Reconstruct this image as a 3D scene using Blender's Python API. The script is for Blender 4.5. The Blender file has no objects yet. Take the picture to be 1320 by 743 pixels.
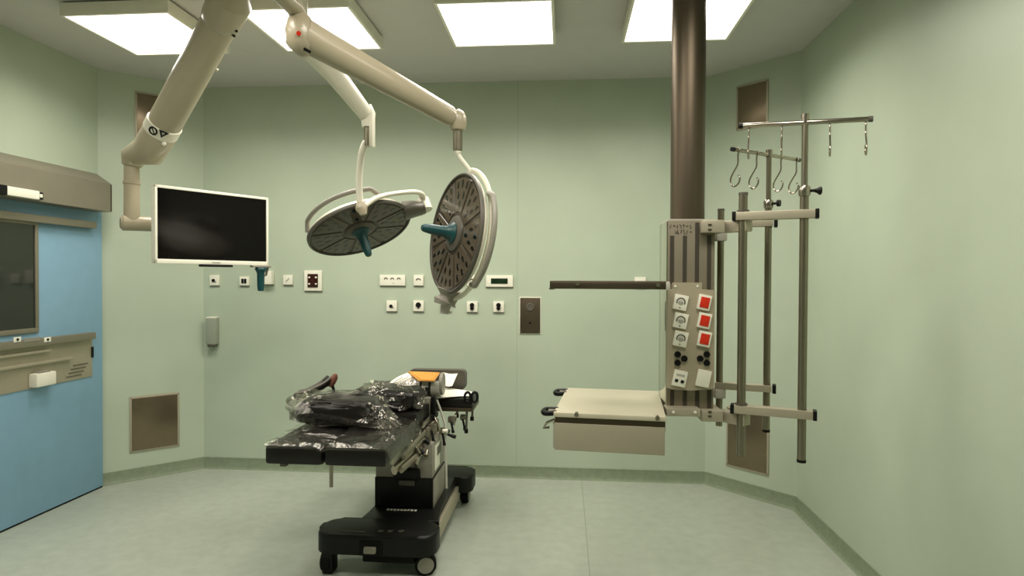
import bpy, bmesh, math, random
from mathutils import Vector, Matrix, noise
random.seed(7)
SC = bpy.context.scene
COL = SC.collection
PI = math.pi
V = Vector

# ------------------------------------------------------------------ camera model (1320 x 743)
FPX, YAW, PIT, ROLL, HC = 808.2, .0836, .0144, .0046, 1.5076
D, B0, B1, XL, YL, XR, YR, H, YF = 4.73, -2.84, 1.043, -3.335, 4.237, 1.528, 4.236, 3.0, -1.7
_R = V((math.cos(YAW), math.sin(YAW), 0)); _F = V((-math.sin(YAW), math.cos(YAW), 0)); _Z = V((0, 0, 1))
FW = math.cos(PIT)*_F - math.sin(PIT)*_Z
UP = math.sin(PIT)*_F + math.cos(PIT)*_Z
RT = _R*math.cos(ROLL) + UP*math.sin(ROLL)
UP = -_R*math.sin(ROLL) + UP*math.cos(ROLL)
CAM = V((0, 0, HC))
def ray(u, v): return FW + RT*((u-660)/FPX) - UP*((v-371.5)/FPX)
def at(u, v, Y): r = ray(u, v); return CAM + r*(Y/r.y)
def atz(u, v, z): r = ray(u, v); return CAM + r*((z-HC)/r.z)
def atx(u, v, x): r = ray(u, v); return CAM + r*(x/r.x)
def atp(u, v, p, n): r = ray(u, v); return CAM + r*((V(p)-CAM).dot(n)/r.dot(n))

cd = bpy.data.cameras.new('camera'); cam = bpy.data.objects.new('camera', cd); COL.objects.link(cam)
cd.sensor_width = 36; cd.lens = 36*FPX/1320; cd.clip_start = .02
cam.matrix_world = Matrix(((RT.x, UP.x, -FW.x, 0), (RT.y, UP.y, -FW.y, 0), (RT.z, UP.z, -FW.z, HC), (0, 0, 0, 1)))
SC.camera = cam

# ------------------------------------------------------------------ materials
def lin(c):
    c = c/255
    return c/12.92 if c <= .04045 else ((c+.055)/1.055)**2.4
def rgb(r, g, b): return (lin(r), lin(g), lin(b), 1)
def mat(name, col, rough=.5, metal=0., var=0., vscale=8., bump=0., bscale=60., coat=0., stretch=None, spec=.5, seams=None, seam_axis=0, seam_w=.004, seam_dark=.75):
    m = bpy.data.materials.new(name); m.use_nodes = True
    nt = m.node_tree; b = nt.nodes['Principled BSDF']; L = nt.links
    b.inputs['Roughness'].default_value = rough; b.inputs['Metallic'].default_value = metal
    b.inputs['Specular IOR Level'].default_value = spec
    b.inputs['Coat Weight'].default_value = coat; b.inputs['Coat Roughness'].default_value = .06
    tc = nt.nodes.new('ShaderNodeTexCoord'); mp = nt.nodes.new('ShaderNodeMapping')
    L.new(tc.outputs['Object'], mp.inputs['Vector'])
    if stretch: mp.inputs['Scale'].default_value = stretch
    nz = nt.nodes.new('ShaderNodeTexNoise'); nz.inputs['Scale'].default_value = vscale; nz.inputs['Detail'].default_value = 6
    L.new(mp.outputs[0], nz.inputs['Vector'])
    rp = nt.nodes.new('ShaderNodeValToRGB')
    rp.color_ramp.elements[0].position = .3; rp.color_ramp.elements[1].position = .7
    v = max(var, .015)
    rp.color_ramp.elements[0].color = tuple(x*(1-v) for x in col[:3])+(1,)
    rp.color_ramp.elements[1].color = tuple(min(1, x*(1+v)) for x in col[:3])+(1,)
    L.new(nz.outputs[0], rp.inputs[0])
    out = rp.outputs[0]
    if seams:
        sp = nt.nodes.new('ShaderNodeSeparateXYZ'); L.new(tc.outputs['Object'], sp.inputs[0])
        for s in seams:
            a = nt.nodes.new('ShaderNodeMath'); a.operation = 'COMPARE'
            L.new(sp.outputs[seam_axis], a.inputs[0]); a.inputs[1].default_value = s; a.inputs[2].default_value = seam_w
            mx = nt.nodes.new('ShaderNodeMix'); mx.data_type = 'RGBA'
            L.new(a.outputs[0], mx.inputs[0]); L.new(out, mx.inputs[6])
            mx.inputs[7].default_value = tuple(x*seam_dark for x in col[:3])+(1,)
            out = mx.outputs[2]
    L.new(out, b.inputs['Base Color'])
    if bump:
        n2 = nt.nodes.new('ShaderNodeTexNoise'); n2.inputs['Scale'].default_value = bscale; n2.inputs['Detail'].default_value = 5
        L.new(mp.outputs[0], n2.inputs['Vector'])
        bp = nt.nodes.new('ShaderNodeBump'); bp.inputs['Strength'].default_value = bump; bp.inputs['Distance'].default_value = .01
        L.new(n2.outputs[0], bp.inputs['Height']); L.new(bp.outputs[0], b.inputs['Normal'])
    return m
def emis(name, col, s):
    m = bpy.data.materials.new(name); m.use_nodes = True; nt = m.node_tree
    e = nt.nodes.new('ShaderNodeEmission'); e.inputs[0].default_value = col; e.inputs[1].default_value = s
    nt.links.new(e.outputs[0], nt.nodes['Material Output'].inputs[0]); nt.nodes.remove(nt.nodes['Principled BSDF'])
    return m

xs1, xs2 = at(667, 300, D).x, at(853, 380, D).x
fx = atz(755, 680, 0).x
M = {}
M['wall'] = mat('green_wall_vinyl', rgb(177, 189, 169), .42, var=.035, vscale=3, bump=.03, bscale=90, spec=.35)
M['wall_b'] = mat('green_wall_vinyl_jointed', rgb(177, 189, 169), .42, var=.035, vscale=3, bump=.03, bscale=90, spec=.35, seams=[xs1], seam_dark=.88)
M['floor'] = mat('floor_vinyl', rgb(163, 170, 157), .38, var=.07, vscale=14, spec=.35, seams=[fx], seam_w=.003, seam_dark=.72)
M['ceil'] = mat('ceiling_paint', rgb(196, 194, 190), .8, var=.02)
M['base'] = mat('coved_skirting', rgb(124, 136, 112), .5, var=.10, vscale=30)
M['steel'] = mat('brushed_steel', rgb(150, 143, 128), .38, .85, var=.06, vscale=6, stretch=(1, 1, 30))
M['steel_d'] = mat('dark_brushed_steel', rgb(98, 88, 74), .42, .9, var=.08, vscale=10, stretch=(1, 1, .05))
M['steel_h'] = mat('steel_cover', rgb(146, 140, 124), .5, .6, var=.05, vscale=5)
M['steel_v'] = mat('steel_hatch', rgb(134, 120, 100), .27, .85, var=.05, vscale=20)
M['chrome'] = mat('polished_steel', rgb(168, 160, 146), .2, .95)
M['tube'] = mat('satin_steel_tube', rgb(138, 132, 114), .32, .9, var=.05, vscale=8, stretch=(20, 20, 1))
M['mirror'] = mat('mirror_steel_side', rgb(206, 205, 194), .08, .97)
M['alu'] = mat('anodised_aluminium', rgb(178, 170, 150), .45, .45, var=.03)
M['alu_d'] = mat('slot_shadow_black', rgb(58, 52, 42), .6)
M['head'] = mat('pendant_head_alu', rgb(132, 124, 106), .5, .4, var=.03)
M['panel'] = mat('socket_panel_lacquer', rgb(168, 158, 136), .5, .15, var=.02)
M['shelf'] = mat('shelf_lacquer', rgb(196, 189, 166), .33, .1, var=.03)
M['cream'] = mat('cream_lacquer', rgb(170, 160, 136), .35, var=.02, coat=.25)
M['cream_l'] = mat('light_cream_lacquer', rgb(222, 218, 200), .35, var=.02, coat=.3)
M['grey'] = mat('grey_plastic', rgb(138, 134, 122), .45, var=.03)
M['grey_d'] = mat('dark_grey_plastic', rgb(84, 80, 70), .45, var=.03)
M['lgrey'] = mat('light_grey_plastic', rgb(176, 174, 162), .5, var=.02)
M['pale'] = mat('pale_grey_green_plastic', rgb(150, 156, 140), .5)
M['white'] = mat('white_plastic', rgb(232, 230, 214), .4, var=.01)
M['black'] = mat('black_plastic', rgb(13, 13, 12), .45, var=.05, spec=.25)
M['rubber'] = mat('black_rubber', rgb(13, 13, 12), .7, spec=.2)
M['screen'] = mat('screen_glass', rgb(12, 10, 9), .12, spec=.15)
M['teal'] = mat('teal_plastic', rgb(10, 66, 68), .4)
M['door'] = mat('blue_door_laminate', rgb(128, 166, 190), .5, var=.03, vscale=10)
M['unlit_glass'] = mat('unlit_room_window_glass', rgb(30, 33, 28), .06, coat=.6)  # darkness of the unlit room beyond is put into the pane colour
M['red'] = mat('red_socket_plastic', rgb(206, 44, 18), .4, var=.08, vscale=90)
M['redblk'] = mat('red_black_lens', rgb(52, 16, 12), .25)
M['lcd'] = mat('green_display', rgb(16, 40, 22), .2)
M['pad'] = mat('black_pad_vinyl', rgb(22, 20, 18), .36, bump=.25, bscale=24, var=.1, spec=.3)
M['shell'] = mat('lamp_shell', rgb(150, 146, 132), .4, coat=.2)
M['face'] = mat('lamp_front_glass', rgb(66, 59, 50), .2, coat=.15, spec=.35, var=.05)
M['face2'] = mat('lamp_module_glass', rgb(86, 77, 64), .16, coat=.3, spec=.35, var=.06, vscale=20)
M['lens'] = mat('dark_lens', rgb(22, 21, 18), .12, coat=.6)
M['paper'] = mat('white_paper', rgb(240, 236, 222), .8)
M['ink'] = mat('grey_ink', rgb(128, 126, 120), .8)
M['orange'] = mat('orange_card', rgb(206, 146, 60), .65, var=.06)
M['skin_strap'] = mat('brown_pad', rgb(120, 74, 60), .6)
M['white_l'] = emis('lit_diffuser', (1, .94, .84, 1), 5.0)
LAMP_W, LAMP_SPREAD = 24.0, math.radians(156)

def film_mat():
    m = bpy.data.materials.new('clear_plastic_film'); m.use_nodes = True; nt = m.node_tree; L = nt.links
    nt.nodes.remove(nt.nodes['Principled BSDF'])
    t = nt.nodes.new('ShaderNodeBsdfTransparent'); t.inputs[0].default_value = (.96, .955, .94, 1)
    g = nt.nodes.new('ShaderNodeBsdfGlossy'); g.inputs['Roughness'].default_value = .06; g.inputs[0].default_value = (.95, .92, .86, 1)
    d = nt.nodes.new('ShaderNodeBsdfDiffuse'); d.inputs[0].default_value = (.75, .73, .68, 1)
    lw = nt.nodes.new('ShaderNodeLayerWeight'); lw.inputs[0].default_value = .45
    tc = nt.nodes.new('ShaderNodeTexCoord')
    n = nt.nodes.new('ShaderNodeTexNoise'); n.inputs['Scale'].default_value = 11; n.inputs['Detail'].default_value = 4; n.inputs['Distortion'].default_value = 1.5
    L.new(tc.outputs['Object'], n.inputs['Vector'])
    bp = nt.nodes.new('ShaderNodeBump'); bp.inputs['Strength'].default_value = .9; bp.inputs['Distance'].default_value = .02
    L.new(n.outputs[0], bp.inputs['Height'])
    for q in (g, lw): L.new(bp.outputs[0], q.inputs['Normal'])
    a = nt.nodes.new('ShaderNodeMath'); a.operation = 'MULTIPLY_ADD'; a.inputs[1].default_value = .5; a.inputs[2].default_value = .04; a.use_clamp = True
    L.new(lw.outputs['Fresnel'], a.inputs[0])
    m1 = nt.nodes.new('ShaderNodeMixShader'); L.new(a.outputs[0], m1.inputs[0]); L.new(t.outputs[0], m1.inputs[1]); L.new(g.outputs[0], m1.inputs[2])
    m2 = nt.nodes.new('ShaderNodeMixShader'); m2.inputs[0].default_value = .008
    L.new(m1.outputs[0], m2.inputs[1]); L.new(d.outputs[0], m2.inputs[2])
    L.new(m2.outputs[0], nt.nodes['Material Output'].inputs[0])
    return m
M['film'] = film_mat()

# ------------------------------------------------------------------ mesh building
MW = {}
def frame(o, x, y, z):
    """matrix with origin o and axes x, y, z"""
    return Matrix(((x[0], y[0], z[0], o[0]), (x[1], y[1], z[1], o[1]), (x[2], y[2], z[2], o[2]), (0, 0, 0, 1)))
def rotz(a, o=(0, 0, 0)): return Matrix.Translation(V(o)) @ Matrix.Rotation(a, 4, 'Z')
class MB:
    def __init__(s): s.bm = bmesh.new(); s.mi = 0
    def _fin(s, vs, T):
        fs = {f for v in vs for f in v.link_faces}
        for f in fs: f.material_index = s.mi
        if T is not None: bmesh.ops.transform(s.bm, matrix=T, verts=list(vs))
        return s
    def box(s, c, size, b=0., T=None, seg=2):
        r = bmesh.ops.create_cube(s.bm, size=1); vs = r['verts']
        for v in vs: v.co = V((v.co.x*size[0]+c[0], v.co.y*size[1]+c[1], v.co.z*size[2]+c[2]))
        if b:
            es = list({e for v in vs for e in v.link_edges})
            r = bmesh.ops.bevel(s.bm, geom=es, offset=b, segments=seg, affect='EDGES', profile=.6)
            vs = set(r['verts']) | {v for v in vs if v.is_valid}
            st = list(vs); seen = set(st)
            while st:
                v = st.pop()
                for e in v.link_edges:
                    w = e.other_vert(v)
                    if w not in seen: seen.add(w); st.append(w)
            vs = seen
        return s._fin(vs, T)
    def box2(s, p0, p1, b=0., T=None):
        return s.box([(a+c)/2 for a, c in zip(p0, p1)], [abs(c-a) for a, c in zip(p0, p1)], b, T)
    def tube(s, pts, r, n=14, T=None, caps=True, flat=1.):
        pts = [V(p) for p in pts]; N = len(pts)
        rs = r if isinstance(r, (list, tuple)) else [r]*N
        rings = []; up = None; allv = []
        for i, p in enumerate(pts):
            d = ((pts[min(i+1, N-1)]-p).normalized() + (p-pts[max(i-1, 0)]).normalized())
            d = d.normalized() if d.length > 1e-6 else V((0, 0, 1))
            if up is None:
                up = d.orthogonal() if abs(d.z) > .98 else d.cross(V((0, 0, 1))).normalized()
            up = (up - d*up.dot(d)).normalized(); w = d.cross(up)
            ring = [s.bm.verts.new(p + (up*math.cos(2*PI*k/n) + w*(flat*math.sin(2*PI*k/n)))*rs[i]) for k in range(n)]
            rings.append(ring); allv += ring
        for a, b in zip(rings, rings[1:]):
            for k in range(n): s.bm.faces.new((a[k], a[(k+1) % n], b[(k+1) % n], b[k]))
        if caps:
            s.bm.faces.new(rings[0][::-1]); s.bm.faces.new(rings[-1])
        return s._fin(allv, T)
    def cyl(s, p0, p1, r0, r1=None, n=28, T=None): return s.tube([p0, p1], [r0, r0 if r1 is None else r1], n, T)
    def lathe(s, prof, T=None, n=40):
        rings = []; allv = []
        for r, z in prof:
            if r < 1e-6: ring = [s.bm.verts.new((0, 0, z))]
            else: ring = [s.bm.verts.new((r*math.cos(2*PI*k/n), r*math.sin(2*PI*k/n), z)) for k in range(n)]
            rings.append(ring); allv += ring
        for a, b in zip(rings, rings[1:]):
            for k in range(n):
                k2 = (k+1) % n
                if len(a) == 1 and len(b) == 1: continue
                if len(a) == 1: s.bm.faces.new((a[0], b[k2], b[k]))
                elif len(b) == 1: s.bm.faces.new((a[k], a[k2], b[0]))
                else: s.bm.faces.new((a[k], a[k2], b[k2], b[k]))
        return s._fin(allv, T)
    def prism(s, poly, z0, z1, T=None, b=0.):
        a = [s.bm.verts.new((x, y, z0)) for x, y in poly]; c = [s.bm.verts.new((x, y, z1)) for x, y in poly]
        n = len(poly); s.bm.faces.new(a[::-1]); top = s.bm.faces.new(c)
        for k in range(n): s.bm.faces.new((a[k], a[(k+1) % n], c[(k+1) % n], c[k]))
        vs = set(a+c)
        if b:
            r = bmesh.ops.bevel(s.bm, geom=list(top.edges), offset=b, segments=3, affect='EDGES', profile=.6)
            vs = {v for v in vs if v.is_valid} | set(r['verts'])
        return s._fin(vs, T)
    def grid(s, fn, nu, nv, T=None):
        g = [[s.bm.verts.new(fn(i/nu, j/nv)) for j in range(nv+1)] for i in range(nu+1)]
        for i in range(nu):
            for j in range(nv): s.bm.faces.new((g[i][j], g[i+1][j], g[i+1][j+1], g[i][j+1]))
        return s._fin([v for r in g for v in r], T)
    def shell(s, fn, nu, nv, th, T=None):
        """sheet with thickness th along its normal"""
        P = [[V(fn(i/nu, j/nv)) for j in range(nv+1)] for i in range(nu+1)]
        def nrm(i, j):
            a = P[min(i+1, nu)][j]-P[max(i-1, 0)][j]; b = P[i][min(j+1, nv)]-P[i][max(j-1, 0)]
            return a.cross(b).normalized()
        A = [[s.bm.verts.new(P[i][j]) for j in range(nv+1)] for i in range(nu+1)]
        B = [[s.bm.verts.new(P[i][j]-nrm(i, j)*th) for j in range(nv+1)] for i in range(nu+1)]
        f = s.bm.faces.new
        for i in range(nu):
            for j in range(nv):
                f((A[i][j], A[i+1][j], A[i+1][j+1], A[i][j+1])); f((B[i][j], B[i][j+1], B[i+1][j+1], B[i+1][j]))
            f((A[i][0], B[i][0], B[i+1][0], A[i+1][0])); f((A[i+1][nv], B[i+1][nv], B[i][nv], A[i][nv]))
        for j in range(nv):
            f((A[0][j+1], B[0][j+1], B[0][j], A[0][j])); f((A[nu][j], B[nu][j], B[nu][j+1], A[nu][j+1]))
        return s._fin([v for r in A+B for v in r], T)
    def build(s, name, mats, parent=None, local=False, org=None, sharp=38):
        bmesh.ops.recalc_face_normals(s.bm, faces=s.bm.faces)
        o = bpy.data.objects.new(name, None if False else bpy.data.meshes.new(name)); me = o.data
        if parent is not None:
            o.parent = parent
            if not local: bmesh.ops.transform(s.bm, matrix=MW[parent.name].inverted(), verts=s.bm.verts)
            MW[o.name] = MW[parent.name].copy()
        else:
            if org is None: org = V((0, 0, 0))
            o.location = org; bmesh.ops.translate(s.bm, vec=-V(org), verts=s.bm.verts)
            MW[o.name] = Matrix.Translation(V(org))
        s.bm.to_mesh(me); s.bm.free()
        if sharp: me.shade_smooth(); me.set_sharp_from_angle(angle=math.radians(sharp))
        for m in (mats if isinstance(mats, (list, tuple)) else [mats]): me.materials.append(m)
        COL.objects.link(o); return o
def tag(o, label=None, cat=None, group=None, kind=None):
    if label: o['label'] = label
    if cat: o['category'] = cat
    if group: o['group'] = group
    if kind: o['kind'] = kind
    return o
def thing(name, label, cat, T=None, group=None, kind=None):
    o = bpy.data.objects.new(name, None); o.empty_display_size = .05; COL.objects.link(o)
    T = Matrix.Identity(4) if T is None else (T if isinstance(T, Matrix) else Matrix.Translation(V(T)))
    o.matrix_world = T; o.location = T.to_translation(); o.rotation_euler = T.to_euler()
    MW[o.name] = T.copy()
    return tag(o, label, cat, group, kind)
def arc(c, a, b, r, t0, t1, n=20):
    """points on a circle: centre c, unit axes a, b"""
    return [c + a*(r*math.cos(t0+(t1-t0)*i/n)) + b*(r*math.sin(t0+(t1-t0)*i/n)) for i in range(n+1)]
def smooth(pts, n=8):
    """Catmull-Rom through pts"""
    P = [V(p) for p in pts]; P = [P[0]*2-P[1]] + P + [P[-1]*2-P[-2]]; out = []
    for i in range(1, len(P)-2):
        for k in range(n):
            t = k/n; p0, p1, p2, p3 = P[i-1:i+3]
            out.append(.5*((2*p1)+(p2-p0)*t+(2*p0-5*p1+4*p2-p3)*t*t+(3*p1-p0-3*p2+p3)*t**3))
    out.append(P[-2]); return out

# ------------------------------------------------------------------ room shell
def struct(mb, name, m): return tag(mb.build(name, m), kind='structure')
W = .1
outline = [(XL, YF), (XL, YL), (B0, D), (B1, D), (XR, YR), (XR, YF)]
struct(MB().prism([(XL-.3, YF-.3), (XR+.3, YF-.3), (XR+.3, D+.3), (XL-.3, D+.3)], -.1, 0), 'floor', M['floor'])
struct(MB().prism([(XL-.3, YF-.3), (XR+.3, YF-.3), (XR+.3, D+.3), (XL-.3, D+.3)], H, H+.1), 'ceiling', M['ceil'])
def wall(name, p, q, m):
    p, q = V(p), V(q); d = (q-p).normalized(); n = V((-d.y, d.x))   # outward
    struct(MB().prism([p[:], q[:], (q+n*W)[:], (p+n*W)[:]][::-1], 0, H), name, m)
    return d, n
wall('wall_left', (XL, YF), (XL, YL), M['wall'])
dL, nL = wall('wall_back_left', (XL, YL), (B0, D), M['wall'])
wall('wall_back', (B0, D), (B1, D), M['wall_b'])
dR, nR = wall('wall_back_right', (B1, D), (XR, YR), M['wall'])
wall('wall_right', (XR, YR), (XR, YF), M['wall'])
wall('wall_front', (XR, YF), (XL, YF), M['wall'])
def base(name, p, q, e0=.0, e1=.0):
    p, q = V(p), V(q); d = (q-p).normalized(); n = V((d.y, -d.x))
    T = frame((p.x, p.y, 0), (d.x, d.y, 0), (n.x, n.y, 0), (0, 0, 1))
    L = (q-p).length
    prof = [(.0, 0), (.03, 0), (.014, .006), (.006, .02), (.004, .085), (0, .088)]
    m = MB()
    for (xa, sgn) in ((0, 1),):
        a = [m.bm.verts.new((prof[i][0]*e0, prof[i][0], prof[i][1])) for i in range(6)]
        c = [m.bm.verts.new((L-prof[i][0]*e1, prof[i][0], prof[i][1])) for i in range(6)]
        for i in range(6): m.bm.faces.new((a[i], c[i], c[(i+1) % 6], a[(i+1) % 6]))
        m.bm.faces.new(a[::-1]); m.bm.faces.new(c)
        m._fin(a+c, T)
    struct(m, name, M['base'])
t8 = math.tan(PI/8)
base('baseboard_back_left', (XL, YL), (B0, D), t8, t8)
base('baseboard_back', (B0, D), (B1, D), t8, t8)
base('baseboard_back_right', (B1, D), (XR, YR), t8, t8)
base('baseboard_right', (XR, YR), (XR, YF), t8, 0)

# ------------------------------------------------------------------ ceiling lights
def light(x, y, label, group=None):
    s = .585
    t = thing('ceiling_light', label, 'ceiling light', (x, y, H), group)
    f = MB()
    for sx, sy, w, d in ((0, 1, s+.03, .015), (0, -1, s+.03, .015), (1, 0, .015, s), (-1, 0, .015, s)):
        f.box((x+sx*(s/2+.0075), y+sy*(s/2+.0075), H-.045), (w, d, .07), .003)
    f.box((x, y, H-.018), (s+.02, s+.02, .02)); f.build('frame', M['white'], t)
    MB().box((x, y, H-.005), (s-.02, s-.02, .01)).build('mounting_plate', M['grey_d'], t)
    MB().box((x, y, H-.072), (s, s, .008)).build('diffuser', M['white_l'], t)
    ld = bpy.data.lights.new('panel_lamp', 'AREA'); ld.shape = 'SQUARE'; ld.size = s-.02; ld.energy = LAMP_W; ld.color = (1, .935, .83); ld.spread = LAMP_SPREAD
    lo = bpy.data.objects.new('panel_lamp', ld); lo.parent = t; lo.location = (0, 0, -.079); COL.objects.link(lo)
LX = [-2.42, -1.43, -.37, .64]
for x, lb in zip(LX, ('square glowing ceiling light panel on the left, beside the monitor arm tube',
                      'square glowing ceiling light panel behind the jointed lamp arms',
                      'square glowing ceiling light panel standing clear between lamp arms and steel column',
                      'square glowing ceiling light panel behind the dark steel pendant column')):
    light(x, 3.50, lb, 'ceiling light panels in a row')
for y in (1.85,):
    for x in LX:
        light(x, y, 'square ceiling light panel above the viewer, out of view', 'ceiling lights above the viewer')

# ------------------------------------------------------------------ sliding door on the left wall
XD = XL + .045
door = thing('door_1', None, None, (XD, 3.3, 0), kind='structure')
dy1 = YL - .02
MB().box2((XL+.008, 2.1, .012), (XD, dy1, 2.02), .004).build('door_leaf', M['door'], door)
MB().box2((XL+.006, 2.1, 0), (XD-.006, dy1, .014)).build('bottom_seal', M['rubber'], door)
pw = atx(44, 300, XD+.004); zw0, zw1 = .0, 0.
zb = atx(20, 425, XD).z; zt = atx(20, 288, XD).z
fr = MB(); gy1 = pw.y; gy0 = 2.35
fr.box2((XD, gy0-.03, zt), (XD+.012, gy1+.025, zt+.03), .003).box2((XD, gy0-.03, zb-.03), (XD+.012, gy1+.025, zb), .003)
fr.box2((XD, gy1, zb), (XD+.012, gy1+.025, zt), .003).box2((XD, gy0-.03, zb), (XD+.012, gy0, zt), .003)
wf = fr.build('window_frame', M['steel_h'], door)
MB().box2((XD-.002, gy0, zb), (XD+.004, gy1, zt)).build('window_pane', M['unlit_glass'], wf)
# upper guide rail
def drail(name, pxy0, pxy1, depth, m):
    p0 = atx(*pxy0, XD+depth); p1 = atx(*pxy1, XD+depth)
    return MB().box2((XD, 2.1, p1.z), (XD+depth, p0.y, p0.z), .004).build(name, m, door)
ur = drail('guide_rail', (125, 286.5), (125, 295), .05, M['steel_h'])
lr = drail('bumper_rail', (124, 428.5), (124, 437), .05, M['steel_h'])
zr0 = atx(124, 437, XD+.05).z; yr0 = atx(124, 437, XD+.05).y
for u in (22, 61):
    p = atx(u, 438, XD+.05)
    MB().box((XD+.051, p.y, p.z), (.004, .05, .03), .001).build('rail_fixing', M['white'], lr)
    MB().cyl((XD+.052, p.y, p.z), (XD+.056, p.y, p.z), .008).build('rail_screw', M['black'], lr)
p = atx(41, 438, XD+.05)
MB().box((XD+.0505, p.y, p.z), (.003, .12, .022)).build('rail_sticker', M['grey'], lr)
# steel plate under the bumper rail
zp = atx(95, 490, XD).z
kp = MB().box2((XD, 2.1, zp), (XD+.006, atx(118, 470, XD).y, zr0+.002), .002).build('steel_band', M['alu'], door)
for (u0, v0, u1, v1, nm) in ((4, 472, 94, 461, 'pull_bar'), (4, 458, 66, 451, 'trim_strip')):
    a = atx(u1, v1, XD+.03); 
    MB().box2((XD+.006, 2.3, a.z-.012), (XD+.035, a.y, a.z+.006), .004).build(nm, M['alu'], door)
a = atx(120, 454, XD+.004); MB().box((XD+.006, a.y-.01, a.z), (.008, .022, .075), .003).build('lock_slot', M['black'], door)
gl = MB()
for k in range(4):
    p = atx(104, 470+k*4.4, XD+.007); gl.box((XD+.007, p.y-.02*k, p.z), (.006, .13, .006))
gl.build('vent_slot', M['grey_d'], door)
p = atx(58, 488, XD+.05)
hb = MB().box((XD+.035, p.y, p.z-.005), (.058, .15, .085), .01)
hold = hb.build('tray_holder', M['white'], door)
MB().box((XD+.037, p.y-.005, p.z+.042), (.04, .085, .01), .003).build('holder_lid', M['grey'], hold)
# operator cover above the door
XO = XL + .17
q0 = atx(144, 238, XO); q1 = atx(144, 273.5, XO)
yo = min(q0.y, YL+.0); zt, zb2 = q0.z, q1.z
tb = atx(128, 224.6, XL)
op = thing('door_operator_cover', 'long grey steel cover box above the blue sliding door', 'door cover', (XL, 3.3, zb2))
m = MB()
prof = [(XL+.003, zb2+.0), (XO, zb2), (XO, zt), (XO-.11, zt+.075), (XL+.003, zt+.075)]
n = len(prof); Y0, Y1 = 1.6, yo
a = [m.bm.verts.new((x, Y0, z)) for x, z in prof]; c = [m.bm.verts.new((x, Y1, z)) for x, z in prof]
for k in range(n): m.bm.faces.new((a[k], a[(k+1) % n], c[(k+1) % n], c[k]))
m.bm.faces.new(a); m.bm.faces.new(c[::-1]); m._fin(a+c, None)
m.build('cover_box', M['steel_h'], op)
MB().box2((XO-.006, Y1-.012, zb2+.004), (XO+.001, Y1, zt-.004)).build('end_seam', M['steel_d'], op)
p = atx(25, 249, XO)
sn = thing('door_sensor', 'small white and black motion sensor on the steel door cover', 'sensor', (XO, p.y, p.z-.03))
MB().box2((XO, p.y-.11, p.z-.026), (XO+.03, p.y+.11, p.z+.026), .006).build('white_housing', M['white'], sn)
MB().box2((XO, p.y-.19, p.z-.028), (XO+.032, p.y-.11, p.z+.028), .004).build('black_window', M['black'], sn)
MB().box2((XO, p.y+.11, p.z-.022), (XO+.022, p.y+.145, p.z+.022), .004).build('end_cap', M['black'], sn)
MB().box2((XO+.022, p.y+.115, p.z-.01), (XO+.026, p.y+.135, p.z+.01), .001).build('indicator', M['white'], sn)

# ------------------------------------------------------------------ wall hatches and plates
def panel_on(name, label, cat, p00, p11, plane_p, nrm, along, m, screws=True, th=.012):
    """p00 / p11: opposite pixel corners (left-bottom, right-top) on a wall plane"""
    a = atp(*p00, plane_p, nrm); b = atp(*p11, plane_p, nrm)
    w = (b-a).dot(along); h = b.z-a.z
    T = frame(a + along*(w/2) + V((0, 0, 0)), along, -nrm, V((0, 0, 1)))     # local x along wall, y into wall, z up
    t = thing(name, label, cat, T)
    MB().box((0, -.004, h/2), (w, .008, h), .002).build('frame', M['alu'], t, local=True)
    MB().box((0, -.009, h/2), (w-.028, .006, h-.028), .002).build('cover', m, t, local=True)
    if screws:
        for sx in (-1, 1):
            for sz in (.012, h-.012):
                MB().cyl((sx*(w/2-.008), -.008, sz), (sx*(w/2-.008), -.0105, sz), .004, n=10).build('screw', M['chrome'], t, local=True)
    return t
nl3, nr3 = V((-nL.x, -nL.y, 0)), V((-nR.x, -nR.y, 0)); dl3, dr3 = V((dL.x, dL.y, 0)), V((dR.x, dR.y, 0))
pl, pr = (XL, YL, 0), (B1, D, 0)
panel_on('wall_hatch', 'square steel wall hatch high up behind the monitor arm elbow', 'wall panel', (174, 178), (213, 124), pl, nl3, dl3, M['steel_v'])
panel_on('wall_hatch', 'square steel wall hatch low down, below and left of the monitor', 'wall panel', (167, 584.5), (231, 505.5), pl, nl3, dl3, M['steel_v'])
panel_on('wall_hatch', 'square steel wall hatch high up behind the infusion hook bars', 'wall panel', (949.5, 169.5), (991, 101.5), pr, nr3, dr3, M['steel_v'])
panel_on('wall_hatch', 'steel wall hatch low down behind the infusion poles', 'wall panel', (936.5, 600), (992, 533), pr, nr3, dr3, M['steel_v'])

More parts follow.
